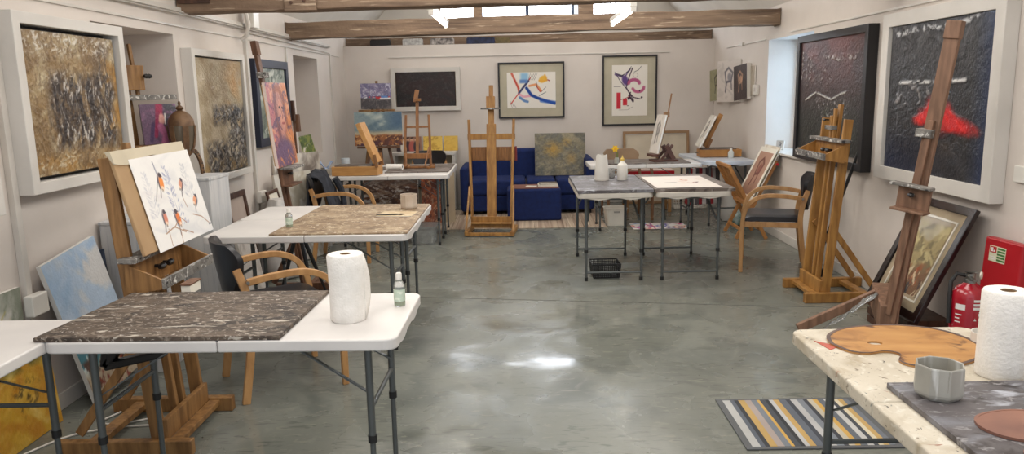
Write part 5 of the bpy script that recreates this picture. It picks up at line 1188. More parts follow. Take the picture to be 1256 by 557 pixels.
bottle('white plastic squeeze bottle with yellow nozzle on the grey board right of centre', (.895, 6.62, .7670), .215, .045, WHITEPL, mat('yellow_cap', (206, 176, 84), .5), capr=.016, shoulder=.68, noz=True)
bottle('small white pump bottle on the back right corner table in front of the box easel', (2.455, 8.845, .7405), .115, .034, mat('milky_plastic', (216, 220, 216), .35), WHITEPL, capr=.014, shoulder=.66)
# jug: tall tapering white plastic
t = thing('jug', 'tall tapering white plastic jug on the grey board right of centre', 'jug', (.715, 6.62, .767))
b = MB(); n = 32; vs = []
for z, r_ in ((0, .062), (.006, .065), (.12, .056), (.222, .046), (.222, .042), (.12, .052), (.008, .060)):
    for j in range(n):
        q = 2 * PI * j / n; vs.append((r_ * math.cos(q), r_ * math.sin(q), z + (.006 * math.cos(3 * q + 1) if z > .2 else 0)))
b.add(vs, [(i * n + j, i * n + (j + 1) % n, (i + 1) * n + (j + 1) % n, (i + 1) * n + j) for i in range(6) for j in range(n)] + [tuple(range(n - 1, -1, -1)), tuple(6 * n + j for j in range(n))], 0, True); b.build('body', WHITEPL, t)
b = MB(); b.lathe([(.0655, .006), (.0665, .010), (.0655, .016)], 28, cap=(False, False)); b.build('base_ring', TRUNK, t)
def mug(label, loc, r, h, m, name='cup', handle=False, pot=False):
    t = thing(name, label, 'cup', loc)
    b = MB(); b.lathe([(.003, 0), (r * .85, 0), (r, h * .08), (r * 1.0, h), (r * .93, h), (r * .92, h * .1), (.003, h * .08)], 28, cap=(True, True)); b.build('body', m, t)
    if handle: b = MB(); b.tube(arc_pts([(r, 0, h * .8), (r * 1.5, 0, h * .75), (r * 1.55, 0, h * .35), (r, 0, h * .22)], 5), .004, 8); b.build('handle', m, t)
    return t
mug('small grey and white cup between the jug and the squeeze bottle', (.815, 6.80, .767), .036, .085, mat('grey_enamel', (176, 174, 170), .4, col2=(96, 94, 92), scale=30, lo=.35, hi=.45), handle=True)
mug('white plastic cup at the back left behind the box easel', (-1.90, 8.25, .7535), .045, .115, mat('frosted_cup', (206, 212, 216), .4))
mug('white tub on the right table edge beside the paper towel roll', (1.46, 2.30, .7405), .045, .035, WHITEPL, name='small_tub')
# octagonal paint water pots
def water_pot(label, loc, r, h, m, m2, rz=0.0):
    t = thing('water_pot', label, 'pot', loc, rz); n = 8
    def ringv(rad, z, k=1.0): return [(rad * math.cos(2 * PI * j / n + .39), rad * math.sin(2 * PI * j / n + .39), z) for j in range(n)]
    vs = ringv(r * .80, 0) + ringv(r * .97, h * .12) + ringv(r, h * .2) + ringv(r * .98, h * .95) + ringv(r * .95, h) + ringv(r * .90, h * .98) + ringv(r * .90, h * .30) + ringv(r * .1, h * .29)
    b = MB(); b.add(vs, [(i * n + j, i * n + (j + 1) % n, (i + 1) * n + (j + 1) % n, (i + 1) * n + j) for i in range(7) for j in range(n)] + [tuple(range(n - 1, -1, -1)), tuple(7 * n + j for j in range(n))]); b.build('pot', m, t, .006, 3)
    b = MB(); b.lathe([(.002, h * .29), (r * .86, h * .29), (r * .86, h * .42), (.002, h * .42)], 8); b.build('water', m2, t)
    return t
POTM = layered('stained_pot_plastic', ((150, 147, 138), (170, 168, 160), 8, (1, 1, .4)), [((196, 196, 192), 14, (2, 2, .3), .56, .68, .4), ((96, 90, 78), 26, (3, 3, .25), .66, .72, .2)], .45, .05)
MURK = mat('murky_water', (150, 140, 122), .15)
water_pot('grey stained octagonal water pot in the lower right foreground, standing on the smeared board', (1.065, 1.855, .7570), .060, .088, POTM, MURK, R(20))
water_pot('pale paint-stained water pot on the tan board of the middle left tables', (-.785, 5.27, .7510), .062, .105, mat('pale_pot', (196, 182, 166), .5, col2=(176, 158, 140), scale=9), mat('pink_brown_water', (140, 104, 88), .3), R(10))
o = MB(); o.lathe([(.050, 0.0005), (.058, .012), (.061, .030), (.0625, .031), (.0625, .0)], 8, cap=(False, False))
# horizontal kitchen roll at the back
t = thing('paper_towel_roll', 'white paper roll lying on its side on the back left table', 'paper towel', (-1.33, 8.02, .7535 + .031), R(-12))
b = MB(); b.M = Matrix.Rotation(R(90), 4, 'Y'); n = 28
b.lathe([(.031, -.09), (.031, .09), (.014, .09), (.014, -.09)], 28, cap=(False, False)); b.add([(.031 * math.cos(2 * PI * j / n), .031 * math.sin(2 * PI * j / n), -.09) for j in range(n)] + [(.014 * math.cos(2 * PI * j / n), .014 * math.sin(2 * PI * j / n), -.09) for j in range(n)], [(j, (j + 1) % n, n + (j + 1) % n, n + j) for j in range(n)])
b.build('paper', TISSUE, t); b = MB(); b.M = Matrix.Rotation(R(90), 4, 'Y'); b.lathe([(.0138, -.088), (.0138, .088)], 20, cap=(False, False)); b.build('cardboard_core', DKWOOD, t)
# daffodil in a jar
t = thing('daffodil', 'single yellow daffodil in a little jar on the back right table', 'flower', (1.06, 8.30, .7405))
b = MB(); b.lathe([(.003, 0), (.024, 0), (.027, .01), (.025, .06), (.018, .07), (.020, .075)], 16); b.build('jar', GLASSY, t)
b = MB(); b.tube(arc_pts([(0, 0, .02), (.0, .0, .10), (-.01, 0, .155), (-.02, -.01, .17)], 5), .004, 6); b.build('stem', mat('stem_green', (110, 130, 60), .6), t)
YEL = mat('daffodil_yellow', (240, 200, 40), .6); b = MB(); c = Vector((-.02, -.01, .172))
for k in range(6):
    q = 2 * PI * k / 6; d = Vector((math.cos(q), -.25, math.sin(q))).normalized(); s_ = Vector((-math.sin(q), 0, math.cos(q)))
    vs = [c, c + d * .022 - s_ * .014, c + d * .044, c + d * .022 + s_ * .014]; vs += [v + Vector((0, .002, 0)) for v in vs]
    b.add(vs, [(0, 1, 2, 3), (7, 6, 5, 4), (0, 4, 5, 1), (1, 5, 6, 2), (2, 6, 7, 3), (3, 7, 4, 0)])
b.build('petals', YEL, t); b = MB(); b.tube([c, c + Vector((0, -.02, 0)), c + Vector((0, -.032, 0))], [.009, .012, .017], 12); b.build('trumpet', mat('daffodil_orange', (236, 170, 30), .6), t)
b = MB(); b.tube(arc_pts([(0, 0, .02), (.012, .0, .09), (.01, 0, .14)], 4), .004, 6); b.build('leaf', MC['stem_green'], t)

# watercolour sheet on the centre right board
a = Art(.52, .80, 130, (216, 208, 200), 81)
for p, c, w_ in (([(.62, .55), (.56, .62), (.60, .70), (.66, .62), (.62, .55)], (196, 150, 130), .012), ([(.70, .42), (.78, .46), (.72, .36)], (120, 96, 96), .012), ([(.60, .40), (.66, .34), (.7, .40)], (170, 120, 110), .010), ([(.84, .72), (.95, .70)], (150, 70, 60), .014), ([(.26, .42), (.42, .44)], (110, 106, 110), .014), ([(.30, .68), (.4, .67)], (200, 180, 170), .01), ([(.5, .5), (.56, .46)], (210, 170, 150), .014), ([(.86, .66), (.98, .66)], (90, 80, 84), .008)): a.stroke(p, w_, c, .8)
t = thing('watercolour_sheet', 'white watercolour sheet with faint red and grey marks on the centre right table', 'paper', (1.345, 5.99, .7705)); t.rotation_euler = (R(-90), 0, 0)
canvas('paper', a, .0012, ART_FLAT, t, y=0, side=(230, 226, 218))
t = thing('paint_rag', 'scrap of tan card with dark marks near the end of the tan board', 'card', (-.84, 4.93, .7515)); t.rotation_euler = (R(-90), 0, R(-6))
canvas('card', art_noise(.24, .20, 90, (186, 164, 130), [((206, 190, 160), 4, .5, .6)], 82), .003, ART_FLAT, t, y=0)
t = thing('paintbrush', 'dark paintbrush lying on the tan card of the middle left tables', 'brush', (-.86, 4.97, .760), R(4))
b = MB(); b.tube([(-.10, 0, 0), (.03, 0, 0), (.05, 0, 0)], [.003, .005, .004], 8); b.build('handle', BLACKPL, t); b = MB(); b.tube([(.05, 0, 0), (.065, 0, 0), (.09, 0, 0)], [.005, .006, .001], 8); b.build('bristles', DKWOOD, t)

# palettes on the lower right table
def palette_outline(L, D):
    ps = [(-.50, .02), (-.46, .22), (-.30, .40), (-.05, .49), (.20, .48), (.40, .36), (.50, .12), (.48, -.14), (.36, -.32), (.16, -.46), (-.02, -.50), (-.15, -.46), (-.18, -.36), (-.13, -.27), (-.13, -.20), (-.20, -.16), (-.32, -.20), (-.43, -.16)]
    pts = arc_pts([(x * L, y * D, 0) for x, y in ps + [ps[0]]], 5)[:-1]
    return [(p.x, p.y) for p in pts]
def palette(label, loc, rz, L, D, m, hole=True, th=.006, edge=None):
    t = thing('palette', label, 'palette', loc, rz); out = palette_outline(L, D)
    hc, hr = (-.19 * L, .03 * D), .030 * L * 1.7
    hole_pts = [(hc[0] + hr * math.cos(2 * PI * j / len(out) + PI), hc[1] + hr * .75 * math.sin(2 * PI * j / len(out) + PI)) for j in range(len(out))]
    # outline is clockwise starting left; run the hole the same way round
    hole_pts = [(hc[0] + hr * math.cos(PI - 2 * PI * j / len(out)), hc[1] + hr * .75 * math.sin(PI - 2 * PI * j / len(out))) for j in range(len(out))]
    from mathutils.geometry import tessellate_polygon
    hp = hole_pts[::2]; tri = tessellate_polygon([[Vector((x, y, 0)) for x, y in out], [Vector((x, y, 0)) for x, y in hp]]); allp = out + hp; N_ = len(allp)
    def up(f): 
        p, q, r_ = [Vector((allp[k][0], allp[k][1], 0)) for k in f]; return f if (q - p).cross(r_ - p).z > 0 else f[::-1]
    tri = [up(tuple(f)) for f in tri]; n1 = len(out); n2 = len(hp)
    b = MB(); b.add([(x, y, th) for x, y in allp] + [(x, y, 0) for x, y in allp], tri + [tuple(N_ + k for k in f[::-1]) for f in tri] + [(i, (i + 1) % n1, N_ + (i + 1) % n1, N_ + i) for i in range(n1)] + [(n1 + (i + 1) % n2, n1 + i, N_ + n1 + i, N_ + n1 + (i + 1) % n2) for i in range(n2)])
    b.build('board', m, t)
    ed = edge or m; b = MB()
    rim = [(x * 1.004, y * 1.004) for x, y in out]; b.ring(rim[::-1], [(x * .95, y * .95) for x, y in out][::-1], th - .0005, th + .0008); b.build('stained_rim', ed, t)
    return t
PALW = layered('palette_wood', ((172, 122, 68), (192, 144, 86), 4, (1, 4, 1)), [((140, 94, 52), 6, (1, 1.5, 1), .52, .68, .8), ((96, 64, 46), 12, (1, 1, 1), .62, .70, .6)], .4, .08)
PALR = mat('stained_rim_brown', (104, 82, 72), .6, col2=(80, 64, 60), scale=14)
palette('large kidney-shaped wooden palette with thumb hole on the lower right table', (1.195, 2.285, .7405), R(-2), .45, .40, PALW, edge=PALR)
PAL2 = mat('red_brown_palette', (144, 100, 82), .5, col2=(120, 82, 70), scale=7)
palette('smaller reddish brown palette on the smeared board, at the right edge of the picture', (1.19, 1.66, .7572), R(170), .26, .18, PAL2)
palette('reddish brown palette at the bottom right corner of the picture', (1.20, 1.505, .7572), R(176), .26, .16, PAL2)
b = MB(); b.prism([(-.012, -.045), (.028, -.012), (-.03, .045)], 0, .0012); o = b.build('paint_scrap', mat('red_scrap', (184, 92, 74), .6)); o.location = (.965, 2.30, .7405); tag(o, 'small triangular red scrap near the far left corner of the lower right table', 'scrap')

# ================================================================ bins and baskets
def basket(label, cat, loc, rz, w0, d0, w1, d1, h, m, name, rim=.012, mesh=False, handle=False):
    t = thing(name, label, cat, loc, rz)
    if not mesh:
        b = MB(); o0 = rrect(-w0 / 2, w0 / 2, -d0 / 2, d0 / 2, .03); o1 = rrect(-w1 / 2, w1 / 2, -d1 / 2, d1 / 2, .035); n = len(o0)
        i0 = [(x * .96, y * .96) for x, y in o0]; i1 = [(x * .96, y * .96) for x, y in o1]
        vs = [(x, y, 0) for x, y in o0] + [(x, y, h) for x, y in o1] + [(x, y, h) for x, y in i1] + [(x, y, .005) for x, y in i0]
        b.add(vs, [(k * n + j, k * n + (j + 1) % n, (k + 1) * n + (j + 1) % n, (k + 1) * n + j) for k in range(3) for j in range(n)] + [tuple(range(n - 1, -1, -1)), tuple(3 * n + j for j in range(n))], 0, True); b.build('body', m, t)
        b = MB(); b.tube([(x * 1.01, y * 1.01, h) for x, y in o1], rim * .5, 6, closed=True); b.build('rim', m, t)
        if handle: b = MB(); b.box(-.035, .035, -d1 / 2 - .004, -d1 / 2 + .004, h - .045, h - .025); b.build('handle_slot', mat('slot_grey', (150, 146, 138), .6), t, .002)
    else:
        b = MB()
        for k in range(7):
            f = k / 6; ww = (w0 + (w1 - w0) * f) / 2; dd = (d0 + (d1 - d0) * f) / 2; z = .006 + (h - .01) * f
            th = .006 if k not in (0, 6) else .011
            b.box(-ww, ww, -dd, -dd + .004, z - th / 2, z + th / 2); b.box(-ww, ww, dd - .004, dd, z - th / 2, z + th / 2); b.box(-ww, -ww + .004, -dd, dd, z - th / 2, z + th / 2); b.box(ww - .004, ww, -dd, dd, z - th / 2, z + th / 2)
        for k in range(15):
            f = k / 14 * 2 - 1
            for s_ in (-1, 1):
                b.bar((f * w0 / 2, s_ * d0 / 2, .006), (f * w1 / 2, s_ * d1 / 2, h), .006, .004, (1, 0, 0)); b.bar((s_ * w0 / 2, f * d0 / 2, .006), (s_ * w1 / 2, f * d1 / 2, h), .006, .004, (0, 1, 0))
        b.box(-w0 / 2, w0 / 2, -d0 / 2, d0 / 2, 0, .005); b.build('mesh_body', m, t)
    return t
basket('small white plastic bin on the floor between the sofa and the centre right tables', 'bin', (1.095, 8.70, .0005), R(3), .20, .20, .25, .24, .20, mat('off_white_bin', (218, 212, 200), .5), 'waste_bin', handle=True)
basket('black plastic mesh basket on the floor under the centre right table', 'basket', (.70, 6.24, .0005), R(2), .215, .19, .24, .22, .125, BLACKPL, 'mesh_basket', mesh=True)
basket('white openwork plastic basket on the floor under the back right table', 'basket', (2.20, 9.88, .0005), 0, .42, .26, .46, .30, .14, WHITEPL, 'storage_basket', mesh=True)
t = basket('clear plastic storage box on the floor under the back left tables', 'box', (-1.02, 7.86, .0005), R(-4), .24, .28, .27, .31, .175, CLEARP, 'storage_box')
b = MB(); b.box(-.10, .10, -.12, .12, .007, .10); b.build('contents', mat('mixed_contents', (190, 186, 180), .8, col2=(140, 138, 136), scale=14), t, .01)
b = MB(); b.box(-.14, .14, -.16, .16, .180, .188); b.build('lid', CLEARP, t, .003)
# red-topped bench
t = thing('bench', 'low wooden bench with a bright red top behind the centre right tables', 'bench', (1.62, 9.68, 0), 0)
b = MB(); b.box(-.32, .32, -.18, .18, .44, .53); b.build('red_box_top', REDP, t, .006); b = MB(); b.box(-.31, .31, -.17, .17, .53, .545); b.build('pale_lid', mat('pale_pink_lid', (206, 186, 176), .6), t, .003)
for sx in (-1, 1):
    for sy in (-1, 1): b = MB(); b.box(sx * .27 - .02, sx * .27 + .02, sy * .14 - .02, sy * .14 + .02, 0.001, .44); b.build('leg', BEECH, t, .002)
# bags under the back right corner table
def bag(label, loc, w, d, h, m, name, seed, handles=True):
    t = thing(name, label, 'bag', loc); rr = random.Random(seed); n = 22; prof = [(0, .86), (.03, .98), (.25, 1.05), (.5, 1.0), (.75, .82), (.9, .55), (1.0, .38)]; vs = []
    for f, s_ in prof:
        for j in range(n):
            q = 2 * PI * j / n; k = s_ * (1 + .09 * math.sin(5 * q + f * 7 + seed) + rr.uniform(-.04, .04)); vs.append((w / 2 * k * math.cos(q), d / 2 * k * math.sin(q), f * h + rr.uniform(0, .008)))
    b = MB(); b.add(vs, [(i * n + j, i * n + (j + 1) % n, (i + 1) * n + (j + 1) % n, (i + 1) * n + j) for i in range(len(prof) - 1) for j in range(n)] + [tuple(range(n - 1, -1, -1)), tuple((len(prof) - 1) * n + j for j in range(n))], 0, True); b.build('body', m, t)
    if handles: b = MB(); b.tube(arc_pts([(-.05, 0, h), (-.04, 0, h + .07), (.04, 0, h + .07), (.05, 0, h)], 5), .008, 6); b.build('handles', m, t)
    return t
bag('white crumpled carrier bag under the back right corner table', (2.47, 8.86, .0005), .22, .24, .56, mat('white_bag', (218, 214, 208), .5, bump=.5, bscale=18), 'carrier_bag', 3)
bag('small clear bag of green-tinted supplies on the floor in front of the white carrier bag', (2.50, 8.56, .0005), .20, .18, .20, mat('teal_tinted_bag', (170, 184, 178), .25, col2=(84, 120, 112), scale=22, trans=.3), 'supply_bag', 5, handles=False)
t = thing('striped_bag', 'red, white and grey striped bag hanging under the back right tables', 'bag', (2.14, 8.86, .205), R(8))
b = MB()
for k in range(9): b.add([(-.20 + .045 * k, -.05 - .012 * (k % 2), 0), (-.155 + .045 * k, -.05 - .012 * ((k + 1) % 2), 0), (-.155 + .045 * k, .05, 0), (-.20 + .045 * k, .05, 0), (-.17 + .039 * k, -.02, .42), (-.131 + .039 * k, -.02, .42), (-.131 + .039 * k, .03, .42), (-.17 + .039 * k, .03, .42)], [(0, 3, 2, 1), (4, 5, 6, 7), (0, 1, 5, 4), (1, 2, 6, 5), (2, 3, 7, 6), (3, 0, 4, 7)], k % 3)
b.build('folds', [mat('bag_red', (164, 40, 48), .7), mat('bag_white', (200, 194, 190), .7), mat('bag_grey', (92, 84, 86), .7)], t, .004)
b = MB(); b.sweep(arc_pts([(-.1, 0, .42), (-.06, 0, .485), (.06, 0, .485), (.1, 0, .42)], 5), .02, .006, (0, 1, 0)); b.build('strap', MC['bag_red'], t)

# ================================================================ back wall furniture
t = thing('back_of_canvas', 'large brown-framed canvas seen from the back, standing behind the back right table', 'canvas', (1.86, 10.27, .0005), 0, R(9))
frame_part('stretcher_frame', .90, .99, .035, .03, mat('stretcher_brown', (150, 118, 84), .6), t); b = MB(); b.box(-.42, .42, -.008, -.002, .02, .94); b.build('linen', mat('raw_cream_linen', (204, 192, 172), .9), t)
t = thing('low_shelf', 'low white shelf unit against the back wall between easel and sofa', 'shelf', (-1.285, 10.27, 0.0005))
b = MB(); b.box(-.43, .43, -.16, .16, .73, .77); b.build('top', WHITEP, t, .004); b = MB(); b.box(-.42, -.38, -.15, .15, 0, .73); b.build('side', WHITEP, t, .003); b = MB(); b.box(.38, .42, -.15, .15, 0, .73); b.build('side', WHITEP, t, .003)
b = MB(); b.box(-.38, .38, -.15, .15, .36, .385); b.build('middle_shelf', WHITEP, t, .003); b = MB(); b.box(-.38, .38, .14, .15, .02, .73); b.build('back_panel', mat('shelf_back', (206, 196, 176), .7), t)
def art_figs():
    a = Art(.34, .20, 150, (150, 110, 90), 91)
    for u, c in ((.1, (60, 50, 56)), (.28, (226, 216, 206)), (.45, (70, 50, 60)), (.62, (176, 90, 80)), (.8, (60, 46, 50))): a.mix(a.ell(u, .75, .13, .16, 0, .3), (206, 160, 130)); a.mix(a.ell(u, .3, .22, .4, 0, .3), c); a.stroke([(u - .03, .9), (u + .04, .92)], .05, (60, 40, 36))
    return a
for i, (x, art, lab) in enumerate(((-1.50, art_figs(), 'small painting of a group of figures, standing on the white shelf'), (-1.175, art_noise(.26, .20, 100, (222, 186, 84), [((190, 150, 60), 6, .6, .66)], 92), 'small yellow painting with thin lines on the white shelf'), (-.93, art_noise(.19, .20, 80, (218, 180, 78), [((206, 164, 66), 5, .5, .6)], 93), 'plain yellow panel at the right end of the white shelf'))):
    t = thing('small_canvas', lab, 'painting', (x, 10.33, .7715), 0, R(6)); canvas('painted_front', art, .018, ART_OIL, t); b = MB(); b.box(-art.w / 2 + .01, art.w / 2 - .01, .0005, .004, .01, .19); b.build('backing', CARD, t)
# big canvases under the back left tables
def art_rocks():
    a = Art(.66, .52, 130, (150, 126, 108), 94); a.cloud((206, 198, 190), 8, 16, .5, .6); a.cloud((84, 60, 52), 10, 22, .52, .6); a.cloud((120, 78, 58), 6, 10, .55, .64); a.mix(a.band(.8, 1.1, .1) * .6, (90, 76, 70)); a.grain(14, 40, 40); return a
t = thing('canvas_painting', 'brown and white rocky river painting leaning under the back left tables', 'painting', (-1.56, 9.02, .0505), R(-2), R(9)); canvas('painted_front', art_rocks(), .03, ART_OIL, t, relief=.003)
b = MB(); b.box(-.31, .31, .0005, .006, .01, .5); b.build('backing', CARD, t)
b = MB(); b.box(-.32, .32, -.03, .06, -.05, -.001); b.build('wooden_batten', PINE, t)
t = thing('canvas_painting', 'rusty orange-brown painting leaning under the back left tables, beside the rocky river', 'painting', (-1.06, 9.02, .0005), R(4), R(9))
canvas('painted_front', art_noise(.26, .54, 100, (150, 76, 46), [((180, 100, 60), 5, .5, .62), ((90, 44, 32), 7, .55, .64), ((196, 150, 116), 10, .62, .68)], 95), .03, ART_OIL, t); b = MB(); b.box(-.12, .12, .0005, .006, .01, .53); b.build('backing', CARD, t)
t = thing('blank_board', 'pale tan board leaning beside the rusty painting near the sofa end', 'board', (-.86, 9.04, .0005), R(6), R(6)); b = MB(); b.box(-.07, .07, -.02, 0, 0, .66); b.build('board', mat('tan_board', (196, 178, 150), .7), t, .003)

# canvases stacked along the left wall, beyond the middle tables
st = [(-2.13, 7.43, .66, .99, 9, art_noise(.66, .99, 80, (186, 182, 174), [((140, 132, 124), 3, .35, .7), ((110, 100, 92), 3, .5, .8), ((206, 200, 190), 5, .45, .7)], 101), 'grey and white abstract canvas, tallest in the stack along the left wall'),
      (-2.08, 7.08, .50, .84, 10, art_noise(.50, .84, 80, (200, 194, 180), [((174, 164, 144), 3, .5, .62), ((214, 210, 202), 6, .55, .65)], 102), 'pale cream abstract canvas, front of the stack along the left wall'),
      (-2.16, 8.16, .50, .94, 9, art_noise(.50, .94, 80, (156, 146, 132), [((110, 100, 92), 3, .4, .75), ((206, 200, 190), 5, .5, .7)], 103), 'brown and white portrait canvas at the far end of the left wall stack')]
for x, y, w_, h_, ln, art, lab in st:
    t = thing('stacked_canvas', lab, 'canvas', (x, y, .0005), R(90 if y > 8 else 65), R(ln * .7)); canvas('painted_front', art, .03, ART_OIL, t, side=(206, 198, 186)); b = MB(); b.box(-w_ / 2 + .01, w_ / 2 - .01, .0005, .006, .01, h_ - .01); b.build('backing', CARD, t)
t = thing('wooden_batten', 'dark narrow wooden frame edge in the stack along the left wall', 'frame', (-2.06, 6.72, .0005), R(90), R(14)); frame_part('frame', .30, .74, .03, .02, DKWOOD, t); b = MB(); b.box(-.13, .13, -.012, -.004, .02, .72); b.build('board', MATW, t)
bag('white plastic sack sitting between the orange portrait easel and the canvas stack', (-2.08, 6.42, .0005), .34, .40, .68, mat('white_sack', (206, 202, 198), .5, col2=(180, 178, 178), scale=7, bump=.5, bscale=12), 'plastic_sack', 8, handles=False)
t = thing('paper_bundle', 'crumpled blue and white paper bundle on top of the canvas stack', 'paper', (-2.03, 7.87, .812), R(20))
b = MB(); n = 8; rr = random.Random(4); vs = [(-.085 + .17 * i / n, -.07 + .14 * j / n, .03 * rr.random() + .04 * math.sin(i)) for j in range(n + 1) for i in range(n + 1)]
b.add(vs, [(j * (n + 1) + i, j * (n + 1) + i + 1, (j + 1) * (n + 1) + i + 1, (j + 1) * (n + 1) + i) for j in range(n) for i in range(n)], 0, True); o = b.build('sheet', mat('blue_white_print', (206, 216, 230), .7, col2=(112, 148, 196), scale=14), t); md = o.modifiers.new('s', 'SOLIDIFY'); md.thickness = .002
t = thing('tall_box', 'tall narrow cardboard box standing under the blue and white paper bundle', 'box', (-2.03, 7.87, .0005), R(4)); b = MB(); b.box(-.055, .055, -.06, .06, 0, .79); b.build('box', mat('pale_carton', (188, 178, 164), .8), t, .004); b = MB(); b.box(-.055, .0, -.06, .06, .791, .796); b.box(.004, .055, -.06, .06, .791, .796); b.build('flaps', MC['pale_carton'], t)
# small frames standing below the gold abstract
t = thing('empty_frame', 'small dark picture frame leaning on the left wall below the beige and gold abstract', 'frame', (-2.20, 6.02, .0005), R(90), R(8)); frame_part('frame', .42, .80, .045, .025, DKWOOD, t, bev=.003); b = MB(); b.box(-.18, .18, -.012, -.004, .03, .77); b.build('mount', mat('pinkish_mount', (190, 172, 160), .7), t)
t = thing('small_canvas', 'small grey canvas in front of the dark frame on the left wall', 'canvas', (-2.13, 5.86, .0005), R(90), R(9)); canvas('painted_front', art_noise(.36, .60, 60, (206, 200, 194), [((180, 172, 164), 4, .5, .62)], 111), .025, ART_OIL, t, side=(214, 208, 200)); b = MB(); b.box(-.17, .17, .0005, .006, .01, .59); b.build('backing', CARD, t)

# leaning pictures at lower left
def placed(name, label, P, art_fn, m, th=.025, side=(214, 212, 208)):
    """canvas given by its corners top-left, top-right, bottom-right, bottom-left"""
    TL, TR, BR, BL = [Vector(p) for p in P]; wv = BR - BL; hv = TL - BL; w_, h_ = wv.length, hv.length; u = wv.normalized(); v = (hv - u * hv.dot(u)).normalized(); nrm = u.cross(v)
    t = bpy.data.objects.new(name, None); COL.objects.link(t); t.empty_display_size = .05; M = Matrix((u, -nrm, v)).transposed().to_4x4(); M.translation = BL + wv * .5; t.matrix_world = M
    tag(t, label, 'painting'); canvas('painted_front', art_fn(w_, h_), th, m, t, y=th, side=side); b = MB(); b.box(-w_ / 2 + .01, w_ / 2 - .01, th + .0005, th + .006, .01, h_ - .01); b.build('backing', CARD, t); return t
placed('seascape_canvas', 'blue seascape canvas with rocky shore, standing tilted on its corner at lower left', [(-2.31, 3.38, .73), (-2.27, 3.80, .80), (-2.15, 4.06, .085), (-2.18, 3.64, .012)], art_seascape, ART_OIL)
t = thing('dark_canvas', 'dark blue canvas leaning behind the seascape at lower left', 'canvas', (-2.285, 3.95, .0005), R(90), R(3)); canvas('painted_front', art_noise(.26, .74, 80, (40, 54, 78), [((24, 32, 48), 3, .5, .62), ((110, 110, 90), 6, .64, .7)], 121), .02, ART_OIL, t, side=(60, 66, 80)); b = MB(); b.box(-.12, .12, .0005, .006, .01, .7); b.build('backing', CARD, t)
t = thing('small_canvas', 'pale grey-green canvas at the left edge of the picture, above the corner table', 'canvas', (-2.3555, 3.22, .0005), R(90), 0); canvas('painted_front', art_noise(.36, .70, 80, (168, 170, 158), [((140, 146, 130), 3, .5, .62), ((206, 204, 196), 4, .55, .65), ((186, 172, 90), 6, .66, .72)], 122), .02, ART_OIL, t); b = MB(); b.box(-.17, .17, .0005, .006, .01, .69); b.build('backing', CARD, t)
t = thing('yellow_canvas', 'bright yellow abstract canvas at lower left behind the corner table leg', 'painting', (-2.285, 3.22, .001), R(90), R(4)); a = art_yellow(); canvas('painted_front', a, .02, ART_OIL, t, relief=.002, side=(60, 50, 40)); b = MB(); b.box(-.24, .24, .0005, .006, .01, .42); b.build('backing', CARD, t)
# cable and extension block
t = thing('extension_lead', 'white extension block with its white cable looping over the floor at lower left', 'cable', (-2.0, 3.0, 0))
b = MB(); b.prism(rrect(-.14, .09, -.035, .035, .02), .0005, .04); b.M = Matrix.Identity(4); o = b.build('socket_block', mat('cream_plastic', (206, 190, 176), .5), t, .006); o.location = (-.10, .0, 0); o.rotation_euler = (0, 0, R(14))
b = MB(); b.tube(arc_pts([(-.20, .03, .02), (-.22, .12, .006), (-.12, .30, .006), (.05, .38, .006), (.20, .40, .006), (.34, .42, .006)], 6), .005, 8)
b.tube(arc_pts([(.22, .50, .006), (.02, .42, .006), (-.06, .46, .006), (-.02, .60, .006), (-.14, .74, .006)], 6), .005, 8); b.build('cable', WHITEPL, t)
# black folded stool frame under the middle table and a black bag under the near table
t = thing('black_frame_stand', 'small black angular bracket under the nearest left table, beside the bird easel', 'bracket', (-1.46, 2.74, .55), R(0))
b = MB()
for p0, p1 in (((-.10, 0, .14), (-.13, 0, 0)), ((-.13, 0, 0), (.10, 0, .05)), ((.10, 0, .05), (.06, 0, .14)), ((-.02, 0, .14), (-.13, 0, .0))): b.bar(p0, p1, .05, .03, (0, 1, 0))
b.build('bracket', BLACKPL, t, .006)
t = thing('camera_tripod', 'black folded tripod standing under the far end of the middle left tables', 'tripod', (-1.72, 5.75, 0.001))
for p in ((-.18, 0, 0), (.16, .1, 0), (.12, -.12, 0)): b = MB(); b.tube([(0, 0, .56), (p[0] * .5, p[1] * .5, .28), p], [.018, .016, .009], 8); b.build('leg', BLACKPL, t)
b = MB(); b.lathe([(.03, .54), (.035, .60), (.02, .66), (.004, .68)], 14); b.build('head', BLACKPL, t)
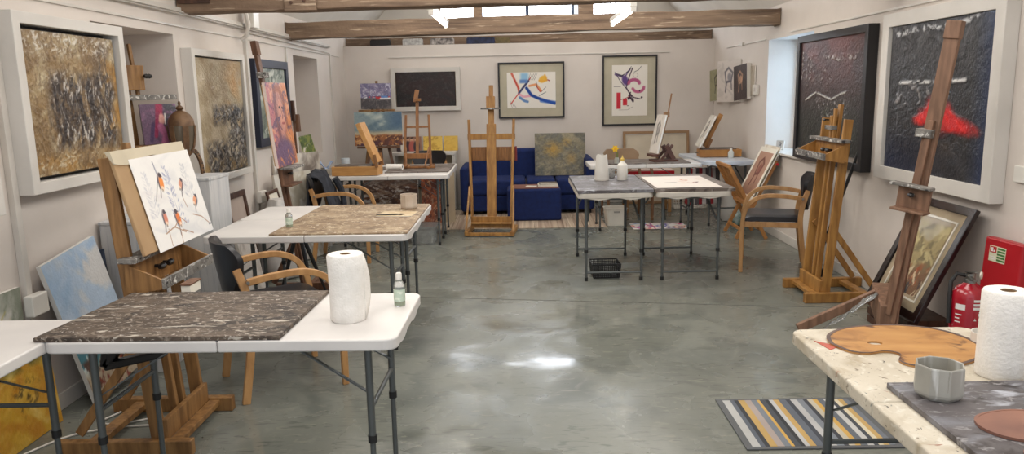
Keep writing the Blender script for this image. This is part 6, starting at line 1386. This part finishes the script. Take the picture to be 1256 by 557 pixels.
# photo and dark wedge on the right sill
t = thing('photo_card', 'small black and white photo card standing on the right window sill', 'photo', (2.74, 8.02, .8855), R(-60), R(8)); canvas('photo', art_sketch_figure(.10, .10, 200, (190, 188, 186), (60, 60, 66), 131), .012, ART_FLAT, t); b = MB(); b.box(-.045, .045, .0005, .002, .005, .095); b.build('backing', CARD, t)
t = thing('speaker_wedge', 'small black wedge-shaped box on the right window sill beside the black frame', 'box', (2.76, 7.45, .8855), R(0)); b = MB(); b.add([(-.06, -.07, 0), (.08, -.07, 0), (.08, .07, 0), (-.06, .07, 0), (.05, -.07, .17), (.08, -.07, .17), (.08, .07, .17), (.05, .07, .17)], [(0, 3, 2, 1), (4, 5, 6, 7), (0, 1, 5, 4), (1, 2, 6, 5), (2, 3, 7, 6), (3, 0, 4, 7)]); b.build('body', BLACKPL, t, .006)

# ================================================================ shared groups for repeated kinds
GROUPS = {'folding_table': 'white folding tables around the studio', 'armchair': 'wooden armchairs at the tables', 'studio_easel': 'standing studio easels', 'mast_easel': 'single-mast standing easels',
          'painting_board': 'boards lying on the tables', 'tube_light': 'hanging tube lights', 'roof_beam': 'timber roof beams', 'storage_folder': 'boxes and folders on the partition top',
          'framed_painting': 'framed paintings on the walls', 'framed_print': 'framed prints', 'small_canvas': 'small unframed canvases', 'stacked_canvas': 'canvases stacked along the left wall',
          'print_board': 'boards in the print rack', 'palette': 'wooden palettes on the lower right table', 'paper_towel_roll': 'paper towel rolls', 'bottle': 'small plastic bottles', 'water_pot': 'paint water pots',
          'display_plinth': 'grey display plinths', 'a_frame_easel': 'A-frame easels in the back left corner', 'tabletop_easel': 'tabletop easels', 'box_easel': 'box easels', 'book': 'books on the footstool',
          'wall_socket': 'white wall sockets', 'wall_switch': 'white wall switches', 'leaning_canvas': 'canvases on the back right easels', 'canvas_painting': 'paintings leaning under the back left tables'}
for o in bpy.data.objects:
    if o.parent is None and 'label' in o.keys():
        g = GROUPS.get(o.name.split('.')[0])
        if g: o['group'] = g
